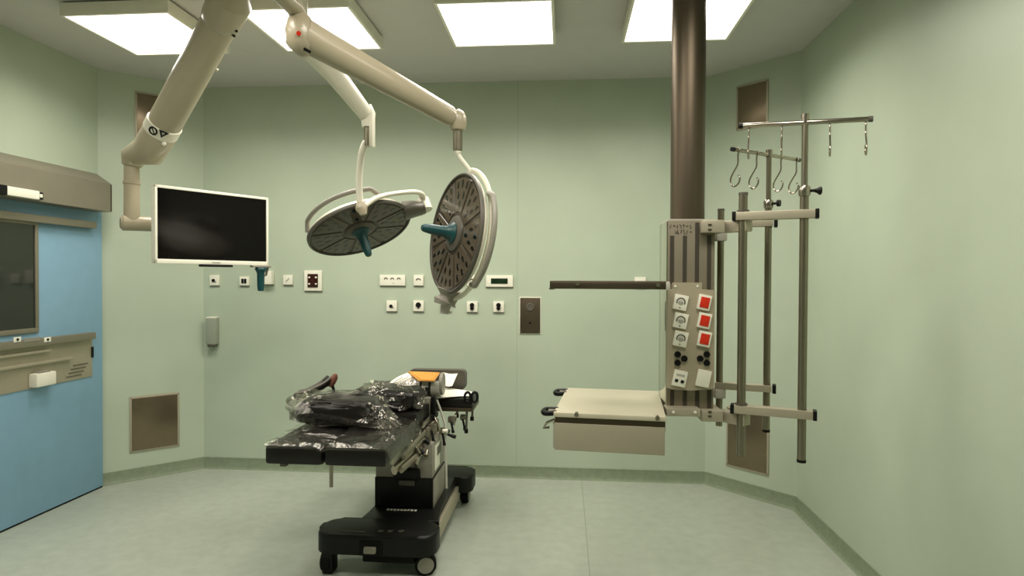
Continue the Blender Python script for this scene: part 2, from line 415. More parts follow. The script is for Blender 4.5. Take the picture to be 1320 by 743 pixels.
PXM = D/FPX
def plate(u, v, wp, hp, kind, label, th=.018, m=None):
    p = at(u, v, D); w, h = wp*PXM, hp*PXM
    t = thing('wall_socket' if kind not in ('lcd', 'ind', 'blank') else {'lcd': 'wall_display', 'ind': 'wall_signal_panel', 'blank': 'wall_box'}[kind],
              label, {'lcd': 'display', 'ind': 'signal panel', 'blank': 'wall box'}.get(kind, 'wall socket'), (p.x, D, p.z))
    MB().box((p.x, D-th/2, p.z), (w, th, h), .004).build('plate', m or M['white'], t)
    MB().box((p.x, D-.003, p.z-h/2-.004), (w*1.02, .006, .008)).build('label_strip', M['grey'], t)
    y = D-th
    def dot(x, z, r, nm='hole', mm='black', d=.002): MB().cyl((p.x+x, y+.002, p.z+z), (p.x+x, y-d, p.z+z), r, n=18).build(nm, M[mm], t)
    if kind == 'three':
        for k in (-1, 0, 1):
            s = MB().tube([V((p.x+k*.05, y-.001, p.z+.006))+V((.012*math.cos(q), 0, .012*math.sin(q))) for q in [PI*i/8 for i in range(9)]], .0035, 6).build('outlet', M['grey_d'], t)
        MB().cyl((p.x+.008, y+.001, p.z-.022), (p.x+.008, y-.002, p.z-.022), .003, n=8).build('indicator', M['grey_d'], t)
    elif kind == 'gas':
        MB().tube([V((p.x, y-.001, p.z))+V((.016*math.cos(q), 0, .012*math.sin(q))) for q in [PI*i/8 for i in range(9)]], .004, 6).build('outlet', M['grey_d'], t)
    elif kind == 'dot': dot(-.004, -.002, .013, 'outlet', 'black', .006); dot(.012, -.014, .005, 'indicator', 'grey_d')
    elif kind == 'drop': dot(0, .008, .020, 'outlet', 'black', .008); dot(0, -.016, .007, 'indicator', 'grey_d')
    elif kind == 'pair': dot(0, .012, .017, 'outlet', 'black', .010); dot(0, -.012, .015, 'outlet', 'black', .010)
    elif kind == 'two':
        for k in (-1, 1): MB().box((p.x+k*.011, y-.002, p.z), (.018, .006, .036), .002).build('switch', M['black'], t)
    elif kind == 'lcd': MB().box((p.x, y-.001, p.z), (w*.62, .006, h*.46), .002).build('screen', M['lcd'], t)
    elif kind == 'ind':
        MB().box((p.x, y-.002, p.z), (w*.58, .008, h*.66), .002).build('lens', M['redblk'], t)
        for a in (-1, 1):
            for b in (-1, 1): MB().box((p.x+a*w*.19, y-.007, p.z+b*h*.16), (.014, .004, .012), .001).build('lamp', M['white'], t)
    elif kind == 'rocker': MB().tube([(p.x-.012, y-.001, p.z-.012), (p.x+.014, y-.001, p.z+.014)], .004, 8).build('switch', M['lgrey'], t)
    return t
plate(277.5, 361.5, 13, 14, 'dot', 'small white wall socket with one black dot, below the left half of the monitor')
plate(316, 362.5, 13, 12, 'two', 'small white wall plate with black square switch, left of the teal monitor handle')
plate(347, 358, 14, 18, 'blank', 'thick white wall box right behind the teal monitor handle', th=.05)
plate(372, 361, 13, 13, 'rocker', 'plain white wall switch between the thick box and the red signal panel')
plate(404.5, 362, 24, 27, 'ind', 'white wall signal panel with dark red lens and four white lamps')
plate(506.5, 361.5, 34, 14, 'three', 'wide white wall plate with three outlets in a row')
plate(540, 361.5, 13, 14, 'gas', 'small white wall outlet just right of the wide triple plate, upper row')
plate(609, 362, 13, 14, 'gas', 'small white wall outlet left of the green display, upper row')
plate(644, 362.5, 35, 15, 'lcd', 'wide white wall plate with dark green display')
plate(505.5, 394.5, 14, 14, 'dot', 'leftmost white wall socket of the lower row, with a small black dot')
plate(540, 394.5, 14, 14, 'drop', 'white wall socket with big black dot, lower row, left of the upright lamp')
plate(575, 394.5, 14, 14, 'gas', 'white wall socket of the lower row half hidden behind the upright lamp tip')
plate(609, 395.5, 14, 14, 'pair', 'white wall socket with black knob, lower row, second from the steel plate')
plate(643, 395.5, 14, 14, 'pair', 'white wall socket with black knob, lower row, nearest the steel plate')
plate(825, 364, 14, 13, 'blank', 'small white wall box peeking over the thin steel shelf')
# dark steel plate with key switch
p = at(683.5, 407, D); w, h = 26*PXM, 46*PXM
t = thing('switch_plate', 'dark steel wall plate with a round key switch, right of the sockets', 'wall plate', (p.x, D, p.z))
MB().box((p.x, D-.003, p.z), (w+.012, .006, h+.012), .002).build('rim', M['white'], t)
MB().box((p.x, D-.007, p.z), (w, .008, h), .002).build('plate', M['steel_d'], t)
MB().lathe([(0, 0), (.03, 0), (.03, .006), (.022, .008), (.018, .004), (0, .004)], frame((p.x, D-.011, p.z+.065), (1, 0, 0), (0, 0, 1), (0, -1, 0))).build('key_switch', M['grey_d'], t)
MB().cyl((p.x, D-.01, p.z-.055), (p.x, D-.016, p.z-.055), .009).build('button', M['black'], t)
for a in (-1, 1):
    for b in (-1, 1): MB().cyl((p.x+a*(w/2-.012), D-.01, p.z+b*(h/2-.012)), (p.x+a*(w/2-.012), D-.013, p.z+b*(h/2-.012)), .005, n=10).build('screw', M['chrome'], t)
# pale dispenser at the left corner
p = at(276.5, 428, D); w, h = 14*PXM, 40*PXM
t = thing('wall_dispenser', 'slim pale grey dispenser box on the wall near the left corner', 'dispenser', (p.x, D, p.z-h/2))
MB().box((p.x, D-.03, p.z+.01), (w, .06, h-.02), .012).build('body', M['pale'], t)
MB().box((p.x, D-.03, p.z-h/2+.012), (w*.7, .05, .024), .006).build('nozzle', M['grey_d'], t)
MB().box((p.x, D-.031, p.z+h/2-.002), (w*.94, .055, .012), .004).build('lid', M['white'], t)

# ------------------------------------------------------------------ monitor and its arm
L0, R0 = V((-2.281, 3.32, 0)), V((-1.918, 3.92, 0))
wd = (R0-L0); mw = wd.length; wd.normalize(); nrm = V((wd.y, -wd.x, 0)); mc = (L0+R0)/2
z0, z1 = 1.586, 2.026
T = frame((mc.x, mc.y, z0), wd, -nrm, V((0, 0, 1)))
mon = thing('monitor', 'flat black monitor in white frame hanging from the tubular arm', 'monitor', T)
h = z1-z0
MB().box((0, .022, h/2), (mw, .036, h), .008).build('back_housing', M['white'], mon, local=True)
f = MB()
f.box((0, 0, h-.008), (mw, .02, .016), .004).box((0, 0, .013), (mw, .02, .026), .004)
f.box((-mw/2+.007, 0, h/2), (.014, .02, h), .004).box((mw/2-.007, 0, h/2), (.014, .02, h), .004)
f.build('bezel', M['white'], mon, local=True)
MB().box((0, .001, h/2+.004), (mw-.02, .008, h-.036)).build('screen', M['screen'], mon, local=True)
MB().box((0, -.0105, .013), (.05, .002, .008)).build('logo_strip', M['lgrey'], mon, local=True)
MB().box((.005, .0, -.007), (.19, .05, .014), .005).build('sensor_bar', M['black'], mon, local=True)
MB().box((0, .06, h/2), (.16, .05, .16), .01).build('mounting_plate', M['cream'], mon, local=True)
hx = mw/2-.05
MB().box((hx, .0, -.006), (.13, .04, .012), .004).build('handle_bracket', M['grey'], mon, local=True)
MB().lathe([(0, 0), (.032, 0), (.036, -.012), (.026, -.03), (.023, -.04), (.022, -.12), (.018, -.15), (0, -.153)], frame((hx, 0, -.012), (1, 0, 0), (0, 1, 0), (0, 0, 1)), 24).build('sterile_handle', M['teal'], mon, local=True)
MB().tube([(hx+.05, 0, -.012), (hx+.05, .02, -.06), (hx+.02, .01, -.065)], .008, 8).build('handle_clip', M['grey'], mon, local=True)

TV = V((-2.46, 3.42, 0)); TVp = at(170, 250, 3.42); TV.x = TVp.x
zc = at(170, 288, 3.42).z
arm = thing('monitor_support', 'thick beige jointed tube arm carrying the monitor from the ceiling', 'monitor support', (TV.x, TV.y, H))
mb_ = mc - nrm*.128
back = V((mb_.x, mb_.y, zc)); elbow = V((TV.x, TV.y, zc))
dirh = (back-elbow).normalized()
MB().tube([elbow-dirh*.058, elbow-dirh*.045, elbow+dirh*.05, back], [.03, .045, .043, .04], 24).build('lower_arm', M['cream'], arm)
zt = at(180, 214, 3.42).z
MB().cyl(elbow+V((0, 0, .02)), (TV.x, TV.y, zt+.04), .042, .040).build('drop_tube', M['cream'], arm)
MB().lathe([(.041, 0), (.045, .004), (.045, .02), (.041, .024)], Matrix.Translation((TV.x, TV.y, zc+.22))).build('collar', M['cream'], arm)
A0 = at(192, 197, 3.38); A1 = at(207, 169, 3.32); A2 = at(284, 28, 2.95); A3 = at(297, 0, 2.86)
ek = MB().tube(smooth([V((TV.x, TV.y, zt-.0)), V((TV.x+.01, TV.y-.01, zt+.06)), A0, A0+(A1-A0)*.6, A1], 6), [.046]*3+[.062]*3+[.075]*3+[.088]*16, 28)
MB().tube([V((TV.x, TV.y, zt)), V((TV.x+.008, TV.y, zt+.05)), A0+V((.0, 0, .01)), A0*.4+A1*.6, A1], [.05, .066, .088, .09, .088], 28).build('elbow', M['cream'], arm)
ek.bm.free()
dA = (A1-A0).normalized()
MB().tube([A1-dA*.005, A1+dA*.0, A1+dA*.06, A1+dA*.065], [.088, .092, .092, .086], 32).build('warning_band', M['cream_l'], arm)
MB().tube([A1+dA*.06, A2], [.086, .083], 32).build('spring_arm', M['cream'], arm)
MB().tube([A2, A2+(A3-A2)*.05, A2+(A3-A2)*.3, A3, A3+(A3-A2)*.3+V((0, 0, .02))], [.084, .09, .094, .098, .07], 32).build('upper_joint', M['cream'], arm)
J = A3+V((.01, -.02, 0))
MB().cyl(J, (J.x, J.y, H-.03), .055).build('ceiling_tube', M['cream'], arm)
MB().lathe([(.05, -.06), (.12, -.05), (.13, 0), (0, 0)], Matrix.Translation((J.x, J.y, H))).build('ceiling_flange', M['cream'], arm)
# signs on the band: round no-hands sign, warning triangle
def on_band(u, v):
    p = at(u, v, 3.3); ax = A1+dA*.03; q = p-ax; q -= dA*q.dot(dA)
    vw = (CAM-ax); vw -= dA*vw.dot(dA); vw.normalize(); sd = vw.cross(dA).normalized()
    s = max(-.085, min(.085, q.dot(sd))); 
    n = (sd*s + vw*math.sqrt(.093**2-s*s)).normalized()
    o = ax + dA*(p-ax).dot(dA) + n*.0925
    return o, n
o, n = on_band(203.5, 157.5); up = (dA-n*dA.dot(n)).normalized(); sx = up.cross(n)
MB().tube([o+up*(.02*math.cos(q))+sx*(.02*math.sin(q)) for q in [2*PI*i/24 for i in range(25)]], .0045, 8, caps=False).tube([o+up*.014-sx*.014, o-up*.014+sx*.014], .003, 6).build('prohibition_sign', M['black'], arm)
o, n = on_band(214, 165); up = (dA-n*dA.dot(n)).normalized(); sx = up.cross(n)
Tn = frame(o-n*.002, sx, up, n)
MB().prism([(-.025, .02), (.025, .02), (0, -.024)][::-1], 0, .004, Tn).build('warning_sign', M['black'], arm)
MB().prism([(-.008, .012), (.008, .012), (0, -.006)][::-1], .004, .0055, Tn).build('warning_symbol', M['lgrey'], arm)
pk = at(220, 179, 3.25)
MB().lathe([(0, 0), (.012, 0), (.012, .008), (.007, .012), (0, .012)], frame(A1-dA*.012+((pk-A1)-dA*(pk-A1).dot(dA)).normalized()*.088, *(lambda n: (n.orthogonal().normalized(), n.cross(n.orthogonal().normalized()), n))(((pk-A1)-dA*(pk-A1).dot(dA)).normalized())), 14).build('knob', M['white'], arm)
sdv = (CAM-A2); sdv -= dA*sdv.dot(dA); sdv.normalize(); rtv = dA.cross(sdv).normalized()
if rtv.x < 0: rtv = -rtv
for k in (0, .035):
    b = A2 + (A3-A2).normalized()*k + rtv*.075 + sdv*.06
    MB().box((0, 0, 0), (.02, .012, .006), .002, frame(b, rtv, dA, sdv)).build('screw', M['black'], arm)
b = A1*.32+A2*.68 + rtv*.086
MB().cyl(b, b+rtv*.01, .008, n=12).build('screw', M['white'], arm)

# ------------------------------------------------------------------ surgical lamps
def surgical_lamp(name, label, C, ndir, majdir, R, build_susp):
    t_ = (CAM-C).normalized()
    er = (RT - t_*RT.dot(t_)).normalized(); ed = (-UP + t_*UP.dot(t_)); ed = (ed-er*ed.dot(er)).normalized()
    cosA = ndir[2]; s = math.sqrt(1-cosA*cosA)
    n = (t_*cosA + (er*ndir[0]+ed*ndir[1]).normalized()*s).normalized()
    X = er*majdir[0]+ed*majdir[1]; X = (X-n*X.dot(n)).normalized(); Y = n.cross(X)
    T = frame(C, X, Y, n)
    t = thing(name, label, 'surgical lamp', T)
    P = lambda x, y, z: C + X*x + Y*y + n*z
    # shell: rounded dish behind the front glass
    MB().lathe([(0, -.06), (R*.4, -.059), (R*.75, -.05), (R*.94, -.034), (R*1.0, -.014), (R*1.005, -.006)], T, 64).build('shell', M['cream_l'], t)
    MB().lathe([(R*.955, -.004), (R*.965, .006), (R*.985, .008), (R*1.005, .002), (R*1.008, -.01), (R*.955, -.012)], T, 64).build('rim_ring', M['grey_d'], t)
    MB().lathe([(0, -.002), (R*.958, -.002), (R*.958, -.008), (0, -.008)], T, 64).build('front_glass', M['face'], t)
    # lens modules
    for k in range(8):
        a0 = 2*PI*k/8; m = MB(); half = PI/8*.86
        pts = []
        for r_, sgn in ((R*.36, -1), (R*.92, 1)):
            seg = [-half+2*half*i/8 for i in range(9)]
            if sgn < 0: seg = seg[::-1]
            pts += [(r_*math.cos(a0+q), r_*math.sin(a0+q)) for q in seg]
        m.prism(pts[::-1] if False else pts, -.002, .0015, T)
        m.mi = 1
        for rr, qs in ((.47, (0,)), (.64, (-.16, .16)), (.82, (-.22, 0, .22))):
            for q in qs:
                c, s_ = math.cos(a0+q), math.sin(a0+q)
                # elongated dark lens pointing outwards
                m.prism([(R*rr*c + math.cos(w)*.020*c - math.sin(w)*.009*s_, R*rr*s_ + math.cos(w)*.020*s_ + math.sin(w)*.009*c) for w in [2*PI*i/14 for i in range(14)]], .0015, .003, T)
        m.build('lens_module', [M['face2'], M['lens']], t)
    MB().lathe([(R*.30, -.002), (R*.29, .006), (R*.2, .012), (0, .012)], T, 40).build('hub_cover', M['grey_d'], t)
    MB().lathe([(0, .008), (.05, .008), (.052, .016), (.034, .034), (.026, .06), (.024, .12), (.018, .158), (.013, .165), (0, .166)], T, 28).build('sterile_handle', M['teal'], t)
    build_susp(t, T, P, X, Y, n)
    return t
RL = .288
def susp_left(t, T, P, X, Y, n):
    # X: image right/up along the disc, Y: away or towards the viewer
    sg = -1 if (P(0, .2, 0)-CAM).length > (P(0, -.2, 0)-CAM).length else 1     # viewer side along Y
    # neck / tail at the right end
    MB().tube([P(RL*.9, 0, -.035), P(RL*1.1, 0, -.03), P(RL*1.24, 0, -.02), P(RL*1.3, 0, -.02)], [.12, .105, .085, .08], 20, flat=.45).build('neck', M['grey_d'], t)
    MB().tube([P(RL*1.33, 0, -.07), P(RL*1.33, 0, -.0)], .036, 20).build('neck_joint', M['cream_l'], t)
    piv = at(466, 270, 3.11); piv = C_pivot_left
    c = P(0, 0, -.03)
    pts = smooth([piv, piv*.62+P(RL*1.0, sg*RL*.62, -.06)*.38+V((0, 0, .02)), P(RL*1.0, sg*RL*.62, -.05), P(RL*1.3, sg*RL*.28, -.07), P(RL*1.33, 0, -.05)], 10)
    MB().tube(pts, .019, 14, flat=.7).build('yoke_arm', M['cream_l'], t)
    top = at(474.5, 183, 3.08)
    MB().tube(smooth([top+V((.02, 0, 0)), top+V((-.012, 0, -.004)), at(466, 200, 3.08), at(463, 232, 3.09), at(464, 258, 3.1), piv], 8), [.016]*8+[.017]*33, 14).build('drop_arm', M['cream_l'], t)
    d = (CAM-piv).normalized()
    ln = MB(); ln.tube([piv-d*.02, piv-d*.012, piv+d*.012, piv+d*.02], [.018, .03, .03, .02], 22)
    ln.tube([piv+V((-.004, 0, .03)), piv, piv+V((.01, 0, -.035))], [.018, .03, .018], 18); ln.build('pivot_cap', M['cream'], t)
    e0 = at(474.5, 150, 3.08)
    MB().cyl(top+V((0, 0, -.02)), (top.x, top.y, e0.z-.05), .021).build('spindle', M['tube'], t)
    MB().box2((top.x+.012, top.y-.028, top.z-.025), (top.x+.03, top.y+.028, e0.z), .008).build('spindle_cover', M['cream_l'], t)
    MB().tube([V((top.x, top.y, e0.z-.055)), V((top.x, top.y, e0.z+.01)), V((top.x-.01, top.y-.01, e0.z+.05))], [.03, .038, .03], 20).build('end_joint', M['cream_l'], t)
    s0 = at(388, 45, 2.72)
    MB().tube([V((top.x-.01, top.y-.01, e0.z+.012)), s0*.55+V((top.x, top.y, e0.z+.02))*.45, s0], [.036, .046, .06], 24, flat=1.15).build('spring_arm', M['cream_l'], t)
    MB().tube([s0+V((0, 0, -.06)), s0+V((0, 0, -.04)), s0+V((0, 0, .05)), s0+V((0, 0, .07))], [.05, .065, .06, .04], 24).build('arm_joint', M['cream_l'], t)
    MB().cyl(s0+V((-.005, 0, .06)), (s0.x-.005, s0.y, H-.03), .034).build('ceiling_tube', M['cream_l'], t)
    MB().lathe([(.04, -.06), (.1, -.045), (.11, 0), (0, 0)], Matrix.Translation((s0.x-.005, s0.y, H))).build('ceiling_flange', M['cream_l'], t)
    # grip rail along the far left rim
    a0, a1 = (-sg)*PI*.88, (-sg)*PI*.32
    pts = [P(RL*.95*math.cos(q), RL*1.06*math.sin(q), -.07) for q in [sg*PI*(.86-.50*i/24) for i in range(25)]]
    pts = [P(RL*.97*math.cos(PI*.90*sg), RL*.97*math.sin(PI*.90*sg), -.035)] + pts + [P(RL*.94*math.cos(PI*.31*sg), RL*.94*math.sin(PI*.31*sg), -.05)]
    MB().tube(smooth(pts, 2), .013, 12).build('grip_rail', M['grey'], t)
C_left = at(464.5, 296.5, 3.4)
C_pivot_left = at(466, 268, 3.1)
surgical_lamp('surgical_lamp', 'round surgical lamp head facing down, its teal handle pointing to the floor, nearer the monitor', C_left,
              (.29, .956, .44), (.956, -.29), RL, susp_left)
def susp_right(t, T, P, X, Y, n):
    # X points down the image along the disc
    sg = 1 if (P(0, .2, 0)-CAM).length < (P(0, -.2, 0)-CAM).length else -1     # viewer side (image right)
    MB().tube([P(RL*.93, 0, -.03), P(RL*1.05, 0, -.028), P(RL*1.12, 0, -.02), P(RL*1.15, 0, -.012), P(RL*1.17, 0, -.012)], [.075, .05, .05, .064, .058], 22, flat=.9).build('neck', M['grey'], t)
    MB().tube([P(RL*1.14, 0, -.02), P(RL*1.33, 0, -.02)], [.026, .023], 20).build('neck_joint', M['lgrey'], t)
    pts = [P(RL*1.06*math.cos(q), sg*RL*.78*math.sin(q), -.035-.04*math.sin(q)) for q in [PI*i/24 for i in range(25)]]
    pts = [P(RL*1.24, 0, -.03)] + pts
    MB().tube(smooth(pts, 2), .015, 14, flat=.8).build('yoke_arm', M['cream_l'], t)
    top = P(-RL*1.03, 0, -.03)
    e0 = at(590, 165, top.y); sp = V((e0.x, top.y, 0))
    lo = at(591, 194, top.y)
    MB().tube(smooth([V((sp.x, top.y, lo.z+.03)), V((sp.x+.004, top.y, lo.z-.02)), (top+V((sp.x, top.y, lo.z-.03)))/2+V((.004, 0, 0)), top], 8), [.016]*8+[.011]*17, 14).build('drop_arm', M['cream_l'], t)
    MB().cyl((sp.x, top.y, lo.z), (sp.x, top.y, e0.z+.03), .022).build('spindle', M['tube'], t)
    je = V((sp.x, top.y, e0.z+.035))
    MB().tube([je+V((.0, 0, -.05)), je+V((0, 0, -.045)), je+V((0, 0, -.02)), je+V((-.002, 0, .01)), je+V((-.006, 0, .028)), je+V((-.012, 0, .04)), je+V((-.016, 0, .045))], [.024, .034, .042, .044, .038, .024, .006], 24).build('end_joint', M['cream'], t)
    s0 = at(392, 45, 2.45)
    u = (s0-je).normalized()
    MB().tube([je+u*.02, je+u*.05, je*.5+s0*.5, s0-u*.06, s0], [.03, .04, .047, .054, .056], 26, flat=1.2).build('spring_arm', M['cream'], t)
    MB().tube([s0+V((.012, 0, -.082)), s0+V((.008, 0, -.078)), s0+V((.002, 0, -.06)), s0+V((-.008, 0, -.03)), s0+V((-.015, 0, .02)), s0+V((-.02, 0, .065)), s0+V((-.022, 0, .075))], [.004, .022, .042, .058, .06, .044, .036], 26).build('arm_joint', M['cream'], t)
    MB().tube([s0+V((-.022, 0, .06)), s0+V((-.024, -.005, .085)), s0+V((-.026, -.03, .098)), s0+V((-.03, -.08, .1)), V((s0.x-.06, 1.35, s0.z+.1))], [.034, .036, .036, .034, .036], 24).build('extension_arm', M['cream'], t)
    MB().cyl((s0.x-.06, 1.35, s0.z+.05), (s0.x-.06, 1.35, H-.03), .05).build('ceiling_tube', M['cream'], t)
    MB().lathe([(.05, -.06), (.14, -.045), (.15, 0), (0, 0)], Matrix.Translation((s0.x-.06, 1.35, H))).build('ceiling_flange', M['cream'], t)
    d = (CAM-s0).normalized(); r_ = d.cross(V((0, 0, 1))).normalized()
    b = at(385, 43, 2.39)
    MB().cyl(b+d*-.02, b+d*.005, .009, n=14).build('red_button', M['red'], t)
    b = at(396, 65, 2.41)
    MB().box((0, 0, 0), (.03, .03, .012), .003, frame(b, u, d, u.cross(d))).build('lock_screw', M['black'], t)
    # grip rail on the viewer side
    pts = [P(RL*1.04*math.cos(q), sg*RL*1.10*math.sin(q), -.045) for q in [PI*.25 + PI*.48*i/24 for i in range(25)]]
    pts = [P(RL*.96*math.cos(PI*.22), sg*RL*.96*math.sin(PI*.22), -.05)] + pts + [P(RL*.96*math.cos(PI*.76), sg*RL*.96*math.sin(PI*.76), -.05)]
    MB().tube(smooth(pts, 2), .013, 12).build('grip_rail', M['grey'], t)
C_right = at(586, 301, 2.93)
surgical_lamp('surgical_lamp', 'round surgical lamp head tipped upright on edge, its teal handle pointing left', C_right,
              (-.984, -.18, .39), (-.18, .984), RL, susp_right)

# ------------------------------------------------------------------ ceiling pendant
PY = 2.98
pc = at(887, 150, PY)
pend = thing('ceiling_pendant', 'dark steel ceiling column with grey socket head and shelves hanging at right', 'ceiling pendant', (pc.x, PY, H))
ztop = at(887, 283, PY).z
MB().cyl((pc.x, PY, ztop-.005), (pc.x, PY, H-.01), .0775, n=48).build('column', M['steel_d'], pend)
MB().lathe([(.078, -.165), (.1, -.155), (.135, -.12), (.14, 0), (0, 0)], Matrix.Translation((pc.x, PY, H)), 48).build('ceiling_cover', M['steel_d'], pend)
hx0, hx1 = at(860, 400, 2.87).x, at(905, 400, 2.87).x+.004
HYF = 2.87; hz1, hz0 = at(880, 284, HYF).z, at(880, 533, HYF).z
hx2 = at(921, 400, HYF).x
MB().box2((hx0, HYF, hz0), (hx2, 3.1, hz1), .006).build('service_head', M['head'], pend)
MB().box2((hx0-.004, HYF+.004, hz0+.004), (hx0+.002, 3.085, hz1-.004), .001).build('side_panel', M['mirror'], pend)
MB().box2((hx0+.004, HYF+.01, hz1), (hx2-.004, 3.09, hz1+.006), .002).build('top_cap', M['lgrey'], pend)
def slot(u, v0, v1, w=.018):
    a, b = at(u, v0, HYF-.002), at(u, v1, HYF-.002)
    MB().box2((a.x-w/2, HYF-.002, b.z), (a.x+w/2, HYF+.004, a.z)).build('rail_slot', M['alu_d'], pend)
for u, v0 in ((866.5, 304), (883, 304), (899, 287), (914.5, 303)):
    slot(u, v0, 366 if u < 905 else 374); slot(u, 503, 533)
a, b = at(858, 364, HYF-.06), at(921, 502, HYF-.06)
# handwritten marks
rr = random.Random(3)
sm = MB()
for row, (v, u0, u1) in enumerate(((292, 863, 889), (299, 868, 890))):
    u = u0
    while u < u1:
        pts = [at(u+rr.uniform(0, 3.2), v+rr.uniform(-2.6, 2.6), HYF-.0008) for _ in range(4)]
        sm.tube(pts, .0022, 5); u += 4.1
sm.build('handwriting', M['grey_d'], pend)
# socket panel: a slightly bowed plate standing off the head
PYF = HYF-.035
pa, pb = at(861, 374, PYF), at(920.5, 502, PYF); pt = at(888, 364.5, PYF)
xl, xr = pa.x, pb.x
tl, tr = at(868, 365, PYF).x, at(905, 365, PYF).x
poly = [(xl, pb.z+.002), (xl+.02, pb.z-.004), ((xl+xr)/2, pb.z-.008), (xr-.02, pb.z-.002), (xr, pb.z+.004), (xr, pa.z), (tr, pa.z+.004), (tr, pt.z), (tl, pt.z), (tl, pa.z+.004), (xl, pa.z)]
Tp = frame((0, HYF, 0), (1, 0, 0), (0, 0, 1), (0, -1, 0))
sp_ = MB().prism(poly, 0, HYF-PYF, Tp).build('socket_panel', M['panel'], pend)
for u in (870.5, 899): 
    p = at(u, 369, PYF); MB().cyl((p.x, PYF+.002, p.z), (p.x, PYF-.004, p.z), .005, n=12).build('screw', M['white'], sp_)
def rot_frame(u, v, ang=-.2):
    p = at(u, v, PYF); x = V((math.cos(ang), 0, math.sin(ang))); z = V((-math.sin(ang), 0, math.cos(ang)))
    return frame(p, x, z, V((0, -1, 0)))
S = 1/FPX*PYF
for k, v in enumerate((390, 413.5, 437)):
    Tq = rot_frame(877, v); s = 17*S
    m = MB(); m.box((0, 0, .005), (s, s*1.12, .012), .002, Tq); m.mi = 1
    m.tube([Tq @ V((s*.3*math.cos(q), s*.3*math.sin(q)+.002, .0115)) for q in [-.4+4*i/12 for i in range(13)]], .0028, 6)
    m.mi = 2
    m.lathe([(0, .0125), (.011, .0125), (.013, .011)], Tq, 20)
    m.mi = 1
    for q in (-.005, .005): m.lathe([(0, .0132), (.0022, .0132), (.0022, .011)], Tq @ Matrix.Translation((q, .0, 0)), 8)
    m.lathe([(0, .0132), (.003, .0132), (.003, .011)], Tq @ Matrix.Translation((0, -s*.4, 0)), 8)
    so = m.build('power_socket', [M['white'], M['grey_d'], M['lgrey']], pend); so['label'] = 'white power socket'
for k, v in enumerate((390, 413.5, 437)):
    Tq = rot_frame(907.5, v); s = 16*S
    so = MB().box((0, 0, .006), (s, s*1.2, .014), .003, Tq).build('switched_socket', M['white'], pend); so['label'] = 'red socket flap in white frame'
    m = MB(); m.box((.001, 0, .013), (s*.70, s*.84, .006), .002, Tq); m.build('flap', M['red'], so)
for cx, sg in ((877.5, 1), (907, -1)):
    for dx, dv in ((-4*sg, -5.5), (4.5*sg, 0), (-4*sg, 5.5)):
        p = at(cx+dx, 462.5+dv, PYF)
        T2 = frame((p.x, PYF, p.z), (1, 0, 0), (0, 0, 1), (0, -1, 0))
        m = MB(); m.lathe([(.0, .006), (.004, .006), (.006, .009), (.0135, .009), (.0145, .0)], T2, 22); m.build('earth_stud', M['black'], pend)
Tq = rot_frame(876, 488); s = 17*S
so = MB().box((0, 0, .004), (s, s*1.2, .010), .002, Tq).build('data_socket', M['white'], pend)
for q in (-1, 1): MB().box((q*.013, -.011, .0095), (.014, .013, .004), .001, Tq).build('port', M['black'], so)
MB().box((0, .016, .0095), (.036, .009, .002), .0005, Tq).build('port_label', M['lgrey'], so)
Tq = rot_frame(906.5, 488); MB().box((0, 0, .004), (s, s*1.25, .010), .003, Tq).build('blank_plate', M['white'], pend)
# cross rail at the bottom of the head
p0, p1 = at(859, 527, 2.80), at(903, 538, 2.80)
MB().box2((p0.x, 2.80, p1.z), (p1.x, HYF+.02, p0.z), .004).build('shelf_bracket', M['alu'], pend)
for u in (868, 896): 
    p = at(u, 531.5, 2.80); MB().cyl((p.x, 2.802, p.z), (p.x, 2.795, p.z), .006, n=12).build('screw', M['white'], pend)
# upper thin shelf
SF = 2.62
a, b = at(708, 361.5, SF), at(861.5, 373.5, SF)
us = MB().box2((a.x, SF, b.z), (b.x, SF+.45, a.z-.002), .005).build('upper_shelf', M['steel_d'], pend)
MB().box2((a.x+.008, SF-.008, b.z+.002), (b.x-.02, SF+.0, a.z-.008), .002).build('front_edge', M['steel_d'], us)
MB().box2((b.x-.04, SF+.29, b.z), (hx0-.006, SF+.42, a.z-.006), .003).build('shelf_arm', M['steel_d'], us)
for u, v in ((745, 366), (848, 367.5)):
    p = at(u, v, SF-.008); MB().cyl((p.x, SF-.006, p.z), (p.x, SF-.014, p.z), .009, n=16).build('bolt', M['chrome'], us)
MB().box2((a.x-.004, SF+.01, b.z-.004), (a.x+.014, SF+.1, b.z+.004), .002).build('edge_lip', M['steel'], us)
MB().box2((b.x-.012, SF-.012, b.z-.002), (b.x+.004, SF+.03, a.z-.004), .004).build('edge_cap', M['lgrey'], us)
# lower shelf with drawer
a, b = at(713, 533.5, SF), at(858, 540, SF); zt_ = (a.z+b.z)/2+.006
bk = atz(742, 501, zt_).y
ls = MB().box2((a.x, SF, zt_-.02), (b.x, bk, zt_), .004).build('lower_shelf', M['shelf'], pend)
zt0 = zt_-.024
MB().box2((a.x+.004, SF+.012, at(713, 553, SF).z), (b.x-.002, bk-.02, zt_-.018), .003).build('shelf_rail', M['steel_d'], ls)
for u, v in ((743, 535.5), (847, 538)):
    p = at(u, v, SF-.003); MB().cyl((p.x, SF+.014, p.z), (p.x, SF-.008, p.z), .009, n=16).build('bolt', M['chrome'], ls)
zd1, zd0 = at(785, 549, SF).z, at(785, 584.5, SF).z
MB().box2((a.x+.004, SF+.004, zd0), (b.x-.004, SF+.44, zd1), .003).build('drawer', M['alu'], ls)
MB().box2((a.x-.004, SF+.02, zd0+.004), (a.x+.006, SF+.42, zd1-.004), .002).build('drawer_side', M['lgrey'], ls)
